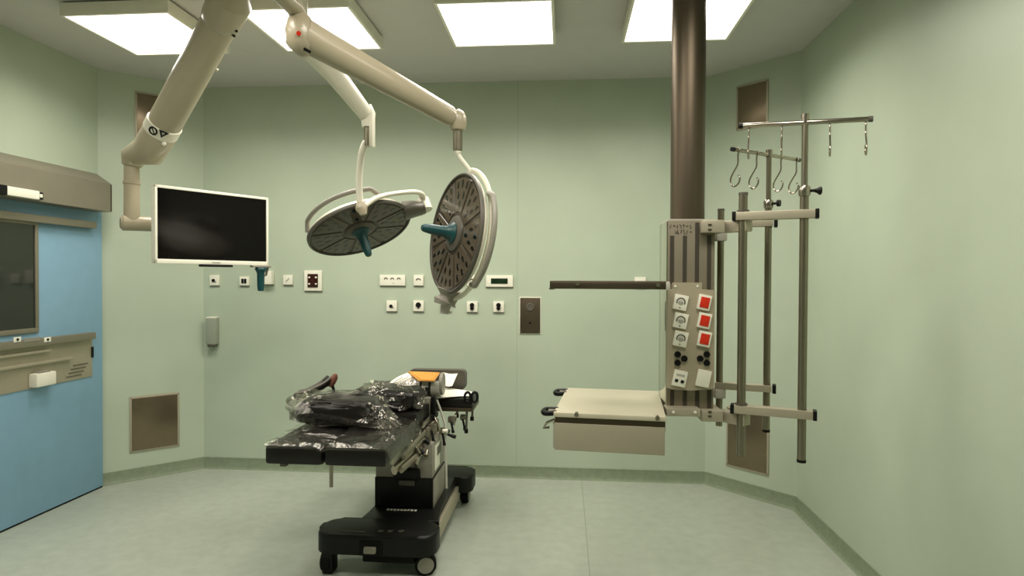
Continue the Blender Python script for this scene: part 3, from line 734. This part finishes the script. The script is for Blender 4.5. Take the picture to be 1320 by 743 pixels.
# corner grips on the left side of the shelf
for yy in (SF+.03, bk-.12):
    pts = smooth([(a.x+.01, yy, zt_-.008), (a.x-.035, yy, zt_-.012), (a.x-.05, yy+.03, zt_-.012), (a.x-.04, yy+.065, zt_-.010), (a.x+.01, yy+.07, zt_-.008)], 6)
    MB().tube(pts, .012, 12).build('corner_grip', M['black'], ls)
    MB().box2((a.x-.03, yy+.018, zt_-.016), (a.x+.002, yy+.052, zt_-.004), .003).build('grip_plate', M['alu'], ls)
MB().tube([(a.x+.002, SF+.02, zt_-.035), (a.x-.03, SF+.02, zt_-.05), (a.x-.045, SF+.03, zt_-.075), (a.x-.02, SF+.03, zt_-.072)], .006, 8).build('hook', M['chrome'], ls)
MB().box2((b.x-.03, SF+.29, zt_-.05), (hx0-.006, SF+.42, zt_-.022), .003).build('shelf_arm', M['alu'], ls)
# the shelves hang turned a few degrees towards the right wall
pv = Matrix.Translation(V(((a.x+b.x)/2-pc.x, SF-PY, 0)))
RS = pv @ Matrix.Rotation(math.radians(-5.5), 4, 'Z') @ pv.inverted()
for o_ in (us, ls): o_.data.transform(RS)
for o_ in COL.objects:
    if o_.parent in (us, ls): o_.data.transform(RS)
# bracket block on the right of the head
for v0, v1 in ((285, 301), (527, 541)):
    z1_, z0_ = at(912, v0, HYF).z, at(912, v1, HYF).z
    x0 = at(904 if v0 < 400 else 903, v0, HYF-.03).x
    br = MB().box2((x0, HYF-.05, z0_), (hx2+.03, HYF+.2, z1_), .005).build('pole_bracket', M['alu'], pend)
    for k in (.3, .7):
        p = at(915, v0+(v1-v0)*k, HYF-.05); MB().box((p.x, HYF-.051, p.z), (.016, .006, .008), .002).build('bracket_slot', M['alu_d'], br)

# ------------------------------------------------------------------ infusion stands on the pendant
def hook_pts(o, side, s=1.):
    """question-mark hook hanging from o; side = unit vector of the hook's plane"""
    q = [(0, .012), (.012, .004), (.002, -.012), (.002, -.05), (-.004, -.066), (-.022, -.09), (-.036, -.113), (-.037, -.135), (-.024, -.152), (-.004, -.150), (.010, -.134), (.012, -.116), (.004, -.108)]
    return smooth([o + side*(x*s) + V((0, 0, z*s)) for x, z in q], 5)
def arm_box(p, q, h, w, name, t, m):
    d = (q-p); L = d.length; d.normalize(); side = V((0, 0, 1)).cross(d).normalized(); up = d.cross(side)
    return MB().box((L/2, 0, 0), (L, w, h), .004, frame(p, d, side, up)).build(name, m, t)
def cap(p, d, h, w, t):
    side = V((0, 0, 1)).cross(d).normalized()
    MB().box((0, 0, 0), (.016, w*1.08, h*1.1), .003, frame(p, d, side, d.cross(side))).build('end_cap', M['black'], t)
def tbar(t, pole_x, pole_y, zt, e0, e1, hooks, hs, r=.0105):
    d = (e1-e0).normalized()
    MB().tube([e0, e0+d*.004, e1-d*.004, e1], [r*.8, r, r, r*.8], 16).build('hook_bar', M['chrome'], t)
    for e, sg in ((e0, -1), (e1, 1)): MB().tube([e-d*sg*.012, e+d*sg*.004], r*1.15, 14).build('bar_cap', M['black'] if sg < 0 else M['grey_d'], t)
    side = d.cross(V((0, 0, 1))).normalized()
    if side.x < 0: side = -side
    for hpt in hooks:
        o = e0 + d*((hpt-e0).dot(d)) + V((0, 0, -.004))
        MB().tube(hook_pts(o, side, hs), .0036, 8).build('hook', M['chrome'], t)
# near stand: thick post, double arms, outer pole with a wide hook bar
NY, OY = 2.80, 2.72
npx = at(956.5, 420, NY).x
nt_ = thing('infusion_stand', 'infusion stand nearest the right wall, wide bar with four hooks on the outer pole', 'infusion stand', (npx, NY, at(956, 588, NY).z))
MB().cyl((npx, NY, at(956, 588, NY).z), (npx, NY, at(957, 249, NY).z), .0185).build('carrier_post', M['tube'], nt_)
MB().cyl((npx, NY, at(957, 252, NY).z), (npx, NY, at(957, 248.5, NY).z), .0198).build('post_cap', M['grey_d'], nt_)
bx = hx2+.02
for v in (291, 541.5):
    z = at(956, v, NY).z
    q = V((npx+.025, NY-.002, z))
    arm_box(V((bx+.012, HYF+.03, z)), q, .05, .055, 'inner_arm', nt_, M['alu'])
zA, zB = at(956, 279, NY).z, at(956, 527.5, NY).z
opx = at(1035, 420, OY).x
dd = V((opx-npx, OY-NY, 0)).normalized()
for z in (zA, zB):
    e0, e1 = V((npx, NY, z))-dd*.03, V((opx, OY, z))+dd*.045
    arm_box(e0, e1, .036, .05, 'outer_arm', nt_, M['alu']); cap(e0-dd*.006, dd, .036, .05, nt_); cap(e1+dd*.004, dd, .036, .05, nt_)
    MB().cyl((npx, NY, z+.018), (npx, NY, z+.026), .026).build('bearing_ring', M['grey_d'], nt_)
zc_ = at(1037, 246, OY).z; zl = at(1033, 595, OY).z; zT = at(1037, 153, OY).z
MB().cyl((opx, OY, zl), (opx, OY, zc_), .0175).build('outer_pole', M['tube'], nt_)
MB().cyl((opx, OY, zl-.004), (opx, OY, zl+.008), .0185).build('pole_foot', M['rubber'], nt_)
MB().cyl((opx, OY, zc_), (opx, OY, zT+.012), .0125).build('telescopic_tube', M['tube'], nt_)
MB().lathe([(.0, -.022), (.022, -.022), (.024, -.012), (.024, .012), (.02, .02), (0, .02)], Matrix.Translation((opx, OY, zc_)), 24).build('clamp_collar', M['chrome'], nt_)
kn = MB(); kn.tube([(opx+.02, OY, zc_), (opx+.042, OY, zc_)], .006, 10); kn.tube([(opx+.042, OY, zc_), (opx+.05, OY, zc_), (opx+.062, OY, zc_), (opx+.066, OY, zc_)], [.008, .01, .018, .017], 16)
kn.build('clamp_knob', M['black'], nt_)
tbar(nt_, opx, OY, zT, at(954, 162.5, OY+.08), at(1124, 153.5, OY-.085), [at(u, 158, OY+.07-.15*(u-954)/170) for u in (965.5, 1008, 1070, 1116)], .92)
MB().cyl((opx, OY, zT-.02), (opx, OY, zT+.018), .0165).build('bar_sleeve', M['chrome'], nt_)
# far stand
FY, GY = 3.02, 2.96
fpx = at(928, 420, FY).x; gpx = at(989, 420, GY).x
ft = thing('infusion_stand', 'infusion stand nearest the socket head, short bar of four question-mark hooks seen broadside', 'infusion stand', (fpx, FY, at(928, 549, FY).z))
MB().cyl((fpx, FY, at(928, 549, FY).z), (fpx, FY, at(928, 270, FY).z), .0155).build('carrier_post', M['tube'], ft)
MB().cyl((fpx, FY, at(928, 272, FY).z), (fpx, FY, at(928, 269.5, FY).z), .0165).build('post_cap', M['grey_d'], ft)
for v in (305, 507): 
    z = at(928, v, FY).z
    MB().box((fpx, FY, z), (.05, .05, .045), .006).build('post_clamp', M['lgrey'], ft)
    MB().box2((hx2-.004, FY-.02, z-.016), (fpx-.012, FY+.02, z+.016), .003).build('clamp_arm', M['alu'], ft)
dd = V((gpx-fpx, GY-FY, 0)).normalized()
for v in (289.5, 497):
    z = at(928, v, FY).z
    e0, e1 = V((fpx, FY, z))-dd*.02, V((gpx, GY, z))+dd*.02
    arm_box(e0, e1, .032, .045, 'outer_arm', ft, M['alu']); cap(e1+dd*.012, dd, .036, .046, ft)
zc_ = at(990, 263, GY).z; zl = at(988, 556, GY).z; zT = at(989, 198, GY).z
MB().cyl((gpx, GY, zl), (gpx, GY, zc_), .0155).build('outer_pole', M['tube'], ft)
MB().cyl((gpx, GY, zl-.004), (gpx, GY, zl+.008), .0165).build('pole_foot', M['rubber'], ft)
MB().cyl((gpx, GY, zc_), (gpx, GY, zT+.012), .0115).build('telescopic_tube', M['tube'], ft)
MB().lathe([(.0, -.02), (.02, -.02), (.022, -.01), (.022, .01), (.018, .018), (0, .018)], Matrix.Translation((gpx, GY, zc_)), 24).build('clamp_collar', M['chrome'], ft)
kd = V((.8, -.6, 0))
kn = MB(); k0 = V((gpx, GY, zc_)); kn.tube([k0+kd*.018, k0+kd*.035], .006, 10); kn.tube([k0+kd*.035, k0+kd*.04, k0+kd*.052], [.008, .016, .015], 16); kn.build('clamp_knob', M['black'], ft)
tbar(ft, gpx, GY, zT, at(944, 192.5, GY-.14), at(1030, 206.5, GY+.125), [at(u, 200, GY-.13+.25*(u-944)/86) for u in (949.5, 973.5, 1006, 1027)], 1., .0085)
MB().cyl((gpx, GY, zT-.016), (gpx, GY, zT+.016), .015).build('bar_sleeve', M['chrome'], ft)

# ------------------------------------------------------------------ operating table
X0, X1, XM = -1.352, -.790, -1.080
tb = thing('operating_table', 'black padded operating table on a steel pillar and black wheeled base', 'operating table', (-.95, 3.6, 0))
# base: front crossbar, spine, rear crossbar
def rr_poly(x0, y0, x1, y1, r, n=6):
    P = []
    for cx, cy, a in ((x1-r, y0+r, -PI/2), (x1-r, y1-r, 0), (x0+r, y1-r, PI/2), (x0+r, y0+r, PI)):
        P += [(cx+r*math.cos(a+PI/2*i/n), cy+r*math.sin(a+PI/2*i/n)) for i in range(n+1)]
    return P
ZB0, ZB1 = .112, .215
s0, s1 = atz(456, 671, ZB1), atz(483, 646, ZB1)
bs = MB()
bs.prism(rr_poly(-1.262, 3.06, -.640, 3.285, .085), ZB0, ZB1, None, .025)
bs.prism([(-1.09, 3.28), (-.66, 3.28), (-.70, 3.5), (-.70, 4.1), (-1.06, 4.1), (-1.07, 3.45)], ZB0+.01, ZB1-.001, None, .012)
bs.prism(rr_poly(-1.19, 4.02, -.595, 4.27, .07), ZB0, ZB1, None, .025)
bo = bs.build('base_cover', M['black'], tb)
MB().box2((-.702, 3.36, .06), (-.68, 4.05, .155), .004).build('side_skirt', M['alu'], tb)
MB().box2((-1.02, 3.1, .06), (-.75, 4.2, .1), .01).build('base_underframe', M['rubber'], tb)
# pedal recess at the front
p = at(478, 708, 3.06)
MB().box((p.x, 3.062, p.z+.002), (.12, .02, .075), .008).build('pedal_recess', M['rubber'], tb)
MB().box((p.x, 3.045, p.z), (.06, .03, .03), .006).build('foot_pedal', M['grey'], tb)
# markings on the cover
lg = MB(); rr = random.Random(5)
x = -.985
ly = atz(515, 658, ZB1+.001)
x = atz(498, 658, ZB1).x; xe = atz(536, 658, ZB1).x
while x < xe:
    w_ = .014
    lg.box((x+w_/2, ly.y, ZB1+.0006), (w_, .004, .0016)); lg.box((x+w_*.2, ly.y+.006, ZB1+.0006), (.005, .022, .0016))
    if rr.random() > .4: lg.box((x+w_*.75, ly.y+.004, ZB1+.0006), (.004, .024, .0016))
    lg.box((x+w_/2, ly.y+.014, ZB1+.0006), (w_*.9, .004, .0016)); x += .0195
lg.build('base_lettering', M['white'], tb)
for u in (490, 502, 516):
    q = atz(u, 686, ZB1); sy = MB(); sy.box((q.x, q.y, ZB1+.0006), (.026, .007, .0016)); sy.box((q.x+.006, q.y+.016, ZB1+.0006), (.02, .007, .0016)); sy.box((q.x-.006, q.y+.008, ZB1+.0006), (.01, .02, .0016))
    sy.build('base_symbol', M['grey_d'], tb)
q0_, q1_ = atz(441, 685, ZB1), atz(471, 685, ZB1)
MB().box(((q0_.x+q1_.x)/2, q0_.y, ZB1+.0006), (q1_.x-q0_.x, .006, .0016)).build('base_line', M['grey_d'], tb)
# casters
def caster(x, y, axis, r=.055, w=.05):
    a = V((1, 0, 0)) if axis == 'x' else V((.25, -.97, 0)); o = V((x, y, r))
    c = MB(); c.tube([o-a*w/2, o-a*w*.42, o+a*w*.42, o+a*w/2], [r*.92, r, r, r*.92], 36); co = c.build('caster', M['rubber'], tb)
    for s_ in (-1, 1):
        MB().tube([o+a*s_*(w/2-.004), o+a*s_*(w/2+.006)], [r*.78, r*.74], 32).build('wheel_disc', M['grey'], co)
    MB().tube([o+V((0, .0, .03)), o+V((0, 0, .07))], .022, 16).build('caster_stem', M['black'], co)
wp = at(548, 729.5, 3.12)
caster(wp.x, 3.13, 'y'); caster(-1.205, 3.12, 'x'); caster(-.66, 4.17, 'x'); caster(-1.14, 4.17, 'x')
q = at(421, 730, 3.075)
MB().box2((q.x-.025, 3.075, .004), (q.x+.03, 3.155, ZB0+.01), .006).build('caster_housing', M['black'], tb)
# pillar
CX0, CX1, CY0, CY1 = -1.063, -.729, 3.45, 3.80
lc = MB().box2((CX0, CY0, ZB1-.01), (CX1, CY1, .385), .006).build('pillar_foot', M['black'], tb)
MB().box2((CX1-.002, CY0+.01, ZB1), (CX1+.002, CY1-.01, .375), .001).build('pillar_foot_side', M['grey'], lc)
MB().box2((CX0+.004, CY0+.004, .385), (CX1-.004, CY1-.004, .58), .006).build('pillar_cover', M['grey'], tb)
MB().box2((CX0+.03, CY0+.03, .57), (CX1-.03, CY1-.03, .655), .01).build('pillar_top', M['steel'], tb)
pkz = at(525, 611, CY0)
MB().box((pkz.x, CY0-.005, pkz.z), (.15, .05, .065), .016).build('grip_block', M['black'], tb)
MB().box((pkz.x, CY0-.004, pkz.z-.05), (.09, .018, .03), .004).build('grip_latch', M['grey_d'], tb)
MB().box2((CX1-.003, CY0+.06, .41), (CX1-.001, CY0+.2, .55)).build('rating_label', M['white'], tb)
MB().box2((CX1-.002, CY0+.12, .48), (CX1, CY0+.24, .53)).build('rating_symbol', M['grey_d'], tb)
# seat frame and side rails
MB().box2((X0+.05, 3.28, .64), (X1-.05, 4.12, .70), .008).build('table_frame', M['steel'], tb)
MB().box2((X0+.05, 2.8, .645), (XM-.03, 3.30, .662), .003).build('leg_plate', M['steel'], tb)
MB().box2((XM+.03, 2.8, .645), (X1-.05, 3.30, .662), .003).build('leg_plate', M['steel'], tb)
for xx in (X0-.012, X1+.012):
    for ya, yb, zz in ((3.40, 4.1, .695),):
        rl = MB().box2((xx-.006, ya, zz-.015), (xx+.006, yb, zz+.015), .002).build('side_rail', M['chrome'], tb)
        for yy in (ya+.08, (ya+yb)/2, yb-.08):
            MB().box((xx+(.02 if xx < -1 else -.02), yy, zz-.002), (.05, .025, .02), .002).build('rail_spacer', M['steel'], rl)
# angled joints and rods between pillar and leg sections (right side)
jx = X1+.02
for (u0, v0, ya, u1, v1, yb, r_, mm) in ((508, 607, 3.15, 548, 566, 3.5, .017, 'chrome'), (517, 606, 3.18, 553, 578, 3.5, .013, 'steel'), (536, 601, 3.3, 548, 570, 3.5, .010, 'chrome'),
                                         (505, 596, 3.1, 530, 566, 3.4, .012, 'steel'), (520, 590, 3.2, 560, 545, 3.62, .012, 'steel')):
    MB().tube([at(u0, v0, ya), at((u0+u1)/2, (v0+v1)/2-1.5, (ya+yb)/2), at(u1, v1, yb)], r_, 12, flat=1.5).build('hinge_rod', M[mm], tb)
for (u, v, y_, s_) in ((532, 571, 3.45, .05), (546, 560, 3.5, .045), (557, 552, 3.55, .05), (571, 556, 3.65, .04), (582, 541, 3.8, .04), (597, 538, 3.9, .035)):
    p = at(u, v, y_); cl = MB().box(p, (s_, .04, s_*.9), .006).build('rail_clamp', M['steel'], tb)
    MB().tube([p+V((.0, -.015, -.01)), p+V((.012, -.03, -.05)), p+V((.016, -.03, -.075))], [.007, .007, .011], 10).build('clamp_lever', M['black'], cl)
for (u, v, y_) in ((577, 556, 3.66), (585, 563, 3.66)):
    p = at(u, v, y_); MB().tube([p+V((-.04, 0, .012)), p, p+V((.012, -.002, -.003))], [.006, .012, .011], 12).build('rail_knob', M['black'], tb)
p = at(574, 556, 3.62); MB().tube([p+V((-.015, 0, 0)), p+V((.015, 0, 0))], .012, 14).build('chrome_knob', M['white'], tb)
for (u0, v0, ya, u1, v1, yb, r_) in ((528, 566, 3.38, 541, 585, 3.36, .008), (543, 548, 3.52, 536, 574, 3.42, .009), (552, 560, 3.55, 549, 588, 3.44, .011), (560, 538, 3.62, 566, 556, 3.6, .009), (588, 533, 3.84, 584, 548, 3.82, .008)):
    MB().tube([at(u0, v0, ya), at((u0+u1)/2+1, (v0+v1)/2, (ya+yb)/2-.01), at(u1, v1, yb)], [r_*.8, r_, r_*1.25], 12).build('clamp_rod', M['chrome'], tb)
for (u, v, y_) in ((537, 556, 3.42), (551, 570, 3.46), (544, 583, 3.38), (527, 580, 3.3)):
    p = at(u, v, y_); MB().tube([p+V((-.012, 0, .01)), p+V((.012, -.004, -.008))], [.013, .011], 12).build('clamp_knob', M['black'], tb)
# hand control cable on the right of the pillar
cb = smooth([at(563, 516, 3.66), at(570, 535, 3.66), at(574.5, 552, 3.64), at(574, 575, 3.62), at(575, 600, 3.6), at(575.5, 630, 3.58)], 6)
MB().tube(cb, .007, 10).build('control_cable', M['lgrey'], tb)
# rod under the leg section
p = at(427, 603, 2.95); q = at(427, 628, 2.95)
MB().cyl((p.x, 2.95, q.z), (p.x, 2.95, .65), .009).build('support_rod', M['steel'], tb)
for xx in (X0+.06,):
    MB().box((xx, 2.80, .645), (.03, .03, .02), .003).build('pad_stud', M['grey_d'], tb)
# mattress sections
def pad(name, x0, y0, z0, x1, y1, z1, b=.018, amp=.004, seed=0):
    m = MB(); m.box2((x0, y0, z0), (x1, y1, z1), b)
    return m.build(name, M['pad'], tb)
pad('leg_pad', X0, 2.73, .660, XM-.006, 3.30, .748)
pad('leg_pad', XM+.006, 2.73, .660, X1, 3.30, .748)
pad('seat_pad', X0, 3.315, .700, X1, 3.72, .778)
pad('back_pad', X0, 3.735, .700, X1, 4.12, .785)
# grey head cushion raised at the far end
g0, g1 = at(527, 476.5, 4.12), at(600, 499, 4.12)
hr = MB().prism(rr_poly(0, 0, g1.x-g0.x, g0.z-g1.z+.02, .03), 0, .07, frame((g0.x, 4.19, g1.z-.02), (1, 0, 0), (0, 0, 1), (0, -1, 0)))
hr.build('head_cushion', M['grey_d'], tb)
# right arm board with pad and straps
ax0, ax1 = X1-.02, at(614, 512, 3.95).x
MB().box2((ax0, 3.80, .69), (ax1, 4.08, .715), .005).build('arm_board', M['steel_d'], tb)
MB().box2((ax0, 3.80, .712), (ax1, 4.08, .772), .022).build('arm_pad', M['pad'], tb)
for du in (0, 9):
    c = at(603+du, 512, 3.80)
    MB().tube([c+V((.018*math.cos(q), -.006, .03*math.sin(q))) for q in [2*PI*i/20 for i in range(21)]], .008, 8).build('arm_strap', M['black'], tb)
for (u, y_, L_) in ((602, 3.82, 34), (609.5, 3.9, 18), (590, 3.85, 14)):
    p = at(u, 522, y_); q = at(u-1, 522+L_, y_)
    rd = MB().cyl(q, (p.x, p.y, .705), .007).build('arm_board_rod', M['grey_d'], tb)
    MB().tube([q+V((0, 0, -.012)), q+V((0, 0, .012))], .012, 12).build('rod_knob', M['black'], rd)
# left arm board (thin pads seen edge on)
for (u0, u1, v, y_) in ((445, 472, 514.5, 3.62), (457, 487, 505, 3.92)):
    a, b = at(u0, v, y_), at(u1, v, y_)
    MB().box2((a.x, y_, a.z-.016), (b.x, y_+.14, a.z+.014), .012).build('arm_pad', M['pad'], tb)
    MB().box2((a.x+.04, y_+.03, .70), (b.x-.04, y_+.1, a.z-.014), .006).build('arm_board_support', M['steel_d'], tb)
# ---- leg holders (left: black trough, right: grey trough)
lh = [at(384, 512, 3.55), at(397, 509, 3.56), at(410, 503, 3.58), at(420, 497, 3.6), at(428, 490, 3.62)]
def trough(path, w, dep, th, name, m, tilt=V((0, 0, 1))):
    pts = smooth(path, 6); N = len(pts)-1
    def fn(u, v):
        i = min(int(u*N), N); p = pts[i]; d = (pts[min(i+1, N)]-pts[max(i-1, 0)]).normalized()
        s_ = d.cross(tilt).normalized(); up = s_.cross(d); q = (v-.5)*2.5
        return p + s_*(w*math.sin(q)) + up*(dep*(1-math.cos(q)))
    return MB().shell(fn, N, 14, th).build(name, m, tb)
sh = trough(lh, .05, .04, .014, 'leg_holder_shell', M['grey_d'])
MB().tube(smooth([lh[0]+V((-.004, -.02, .002)), lh[0]+V((.01, -.02, .008)), lh[1]+V((0, -.02, .008)), lh[2]+V((0, -.02, .008)), lh[3]+V((0, -.02, .01)), lh[4]+V((0, -.02, .01))], 5), [.014]+[.024]*5+[.022]*15+[.026]*5, 14).build('leg_holder_pad', M['pad'], tb)
p = at(429.5, 491, 3.6)
MB().tube([at(426, 499, 3.6), at(428, 494, 3.6), at(431, 487, 3.6), at(432.5, 482.5, 3.6)], [.012, .024, .026, .012], 16, flat=.8).build('leg_holder_grip', M['skin_strap'], tb)
MB().tube([at(428, 495, 3.62), at(432, 510, 3.62), at(432, 525, 3.62)], .009, 12).build('leg_holder_rod', M['black'], tb)
p = at(418.5, 514, 3.6); MB().tube([p+V((0, 0, .03)), p+V((.004, 0, 0)), p+V((.006, 0, -.06))], [.012, .02, .02], 14).build('leg_holder_clamp', M['grey'], tb)
# grey trough on the right, axis across the table
gc = at(546, 496, 3.72); gl0, gl1 = at(526, 496, 3.72).x, at(567, 496, 3.72).x; GR = .068; gz = at(567, 496.5, 3.72).z
def gshell(u, v):
    q = -PI*1.12 + v*PI*1.1
    return V((gl0+(gl1-gl0)*u, 3.76-GR*math.cos(q)*-1*.9, gz+GR*math.sin(q)))
MB().shell(gshell, 6, 24, .010).build('leg_holder_shell', M['lgrey'], tb)
MB().lathe([(0, 0), (GR*.96, 0), (GR, .004), (GR, .016), (GR*.96, .02), (0, .02)], frame((gl1-.004, 3.76, gz), (0, 1, 0), (0, 0, 1), (1, 0, 0)) @ Matrix.Diagonal((.9, 1, 1, 1)), 36).build('leg_holder_end', M['grey'], tb)
for k, uu in enumerate((.52, .80)):
    xx = gl0+(gl1-gl0)*uu
    MB().tube([V((xx+.02*math.sin(q*.7), 3.76+(GR+.012)*math.cos(q)*.9, gz+(GR+.012)*math.sin(q))) for q in [-PI*1.08+PI*1.0*i/16 for i in range(17)]], .009, 8, flat=.4).build('leg_holder_strap', M['black'], tb)
p = at(548, 523, 3.66)
MB().box(p, (.075, .06, .10), .012).build('leg_holder_clamp', M['grey'], tb)
MB().box((p.x+.055, p.y-.01, p.z), (.028, .05, .12), .008).build('clamp_lever', M['black'], tb)
MB().tube([p+V((0, 0, .06)), p+V((.005, .05, .1))], .016, 14).build('leg_holder_rod', M['black'], tb)
MB().box2((p.x-.09, 3.6, p.z-.075), (p.x+.07, 3.72, p.z-.045), .01).build('clamp_base', M['black'], tb)
MB().tube([at(535, 508, 3.7), at(531, 520, 3.66), at(536, 533, 3.64), at(548, 540, 3.62)], [.02, .03, .03, .02], 14).build('leg_holder_joint', M['black'], tb)

# ---- loose things lying on the table
def pillow(name, label, c, size, seed, cat='cushion', tail=0):
    t = thing(name, label, cat, (c[0], c[1], c[2]-size[2]/2))
    rnd = random.Random(seed); tw = {}
    def blob(grow, jit, nu, nv, sc):
        G = {}
        def fn(u, v):
            iu, iv = round(u*nu) % nu, round(v*nv)
            if iv in (0, nv): iu = 0
            if (iu, iv) in G: return G[iu, iv]
            th = (u*2-1)*PI; ph = (v-.5)*PI*.998
            f = lambda a, e_: math.copysign(abs(a)**e_, a)
            x = f(math.cos(ph), .35)*f(math.cos(th), .45); y = f(math.cos(ph), .35)*f(math.sin(th), .45); z = f(math.sin(ph), .7)
            p = V((x*size[0]/2, y*size[1]/2, z*size[2]/2))*grow
            nn = noise.noise(V((p.x*sc+seed, p.y*sc, p.z*sc)))
            k = 1+jit*1.3*nn
            q = V((p.x*k, p.y*k, p.z*(1+jit*2*nn)))
            d = p.normalized()
            q += d*(rnd.uniform(-1, 1)*jit*.10) + V((rnd.uniform(-1, 1), rnd.uniform(-1, 1), rnd.uniform(-1, 1)))*jit*.03
            q.z = max(q.z, -size[2]/2)
            # loose corner of the wrap
            if tail and grow > 1:
                w = max(0, q.x/size[0]+.1)*max(0, .5-q.y/size[1])*2
                q.x += w*tail; q.z -= w*tail*.55; q.z = max(q.z, -size[2]/2)
            G[iu, iv] = q + V(c); return G[iu, iv]
        return fn
    b = MB().grid(blob(1, .06, 48, 24, 9), 48, 24); bmesh.ops.remove_doubles(b.bm, verts=b.bm.verts, dist=1e-5); b.build('cushion_body', M['pad'], t)
    w = MB().grid(blob(1.07, .26, 30, 14, 13), 30, 14); bmesh.ops.remove_doubles(w.bm, verts=w.bm.verts, dist=1e-5); w.build('clear_wrapper', M['film'], t, sharp=22)
    return t
pillow('positioning_cushion', 'black cushion crumpled in clear plastic wrap on the foot end of the table', (-1.165, 3.16, .830), (.40, .26, .125), 1.3, tail=.12)
pillow('positioning_cushion', 'black cushion in clear wrap in the middle of the table, beside the grey leg holder', (-.965, 3.47, .842), (.33, .26, .10), 5.1)
pillow('positioning_cushion', 'black cushion in clear wrap under the printed white sheet', (-1.02, 3.80, .825), (.36, .16, .08), 8.7)
# film draped over the leg pads
FX0, FX1, FY0, FY1, FZ = X0+.003, X1+.05, 2.722, 3.30, .7515
def film_fn(u, v):
    # u across, v along; hems hang over the front edge
    ys = -.012 + v*(FY1-FY0+.012); y = FY0+max(ys, 0); z = FZ; 
    if ys < 0: z = FZ+ys
    x = FX0+(FX1-FX0)*u
    if x > X1+.003:
        o = x-X1; x = X1+.01+o*.55; z -= o*1.6
    if abs(x-XM) < .03 and ys >= -.02: z -= .014*(1-abs(x-XM)/.03)
    a = noise.noise(V((x*7, y*6, 3.1)))
    b = 1-abs(noise.noise(V((x*6+y*5, y*7-x*5, 7.7))))*2.2
    d = .007*a+.014*max(b, 0)**3+.004 + .006*noise.noise(V((x*31, y*31, 1.7)))
    if y > 3.3: z += (y-3.3)*.28
    if ys < 0: return V((x, y-.004-abs(d)*.25, z))
    return V((x, y, z+abs(d)))
tag(MB().grid(film_fn, 46, 54).build('plastic_film', M['film'], org=(-1.07, 3.0, .75), sharp=24), 'clear wrinkled plastic film spread over the black foot pads', 'plastic film')

def sheet(name, label, cat, corners, m, th=.0015, bend=0., lines=0, mark=None):
    a, b, c, d = corners
    ctr = (a+b+c+d)/4
    T = Matrix.Translation(ctr)
    t = thing(name, label, cat, T)
    def P(u, v): 
        p = (a*(1-u)+b*u)*(1-v)+(d*(1-u)+c*u)*v
        return p + V((0, 0, bend*math.sin(PI*u)))
    MB().shell(P, 10, 4, -th).build('sheet', m, t)
    if lines:
        for k in range(lines):
            v = .22+.5*k/max(lines-1, 1)
            e = .45+.3*((k*37) % 5)/5
            MB().tube([P(.18, v)+V((0, 0, .003)), P(.18+e*.5, v)+V((0, 0, .003)), P(.18+e, v)+V((0, 0, .003))], .0035, 6, flat=.3).build('printed_line', M['ink'], t)
    return t
sheet('paper_sheet', 'printed white sheet sloping down left of the orange folder', 'paper',
      [at(494.5, 500, 3.62), at(525, 481, 3.95), at(548, 490, 3.95), at(514, 505, 3.60)], M['paper'], .002, .012, 4)
c0 = atz(526, 478.5, .905); c1 = atz(567, 480, .905); c2 = atz(560, 490.5, .905); c3 = atz(540, 490, .905)
t = thing('document_folder', 'orange card folder lying on the grey leg holder at the head end', 'folder', (c0+c1+c2+c3)/4)
MB().prism([(c3.x, c3.y), (c2.x, c2.y), (c1.x, c1.y), (c0.x, c0.y)], .898, .902).build('card_cover', M['orange'], t)
MB().prism([(c3.x+.01, c3.y+.01), (c2.x-.01, c2.y+.01), (c1.x-.01, c1.y-.01), (c0.x+.01, c0.y-.01)], .902, .905).build('inner_sheet', M['orange'], t)
sheet('paper_sheet', 'white folded sheet leaning on the grey head cushion', 'paper',
      [at(572, 497, 4.05), at(583, 498, 4.03), at(590, 482, 4.10), at(571, 480.5, 4.11)], M['paper'], .003, -.006)
sheet('paper_sheet', 'white sheet lying flat on the right arm pad', 'paper',
      [atz(563, 514, .776), atz(606, 511, .776), atz(611, 506, .776), atz(572, 500.5, .776)], M['paper'], .002, .003)

# ------------------------------------------------------------------ world and view
wd_ = bpy.data.worlds.new('world'); SC.world = wd_; wd_.use_nodes = True
wd_.node_tree.nodes['Background'].inputs[0].default_value = (.02, .02, .02, 1)
vs = SC.view_settings
vs.view_transform = 'Standard'; vs.look = 'None'; vs.exposure = -.6; vs.gamma = 1; vs.use_curve_mapping = False
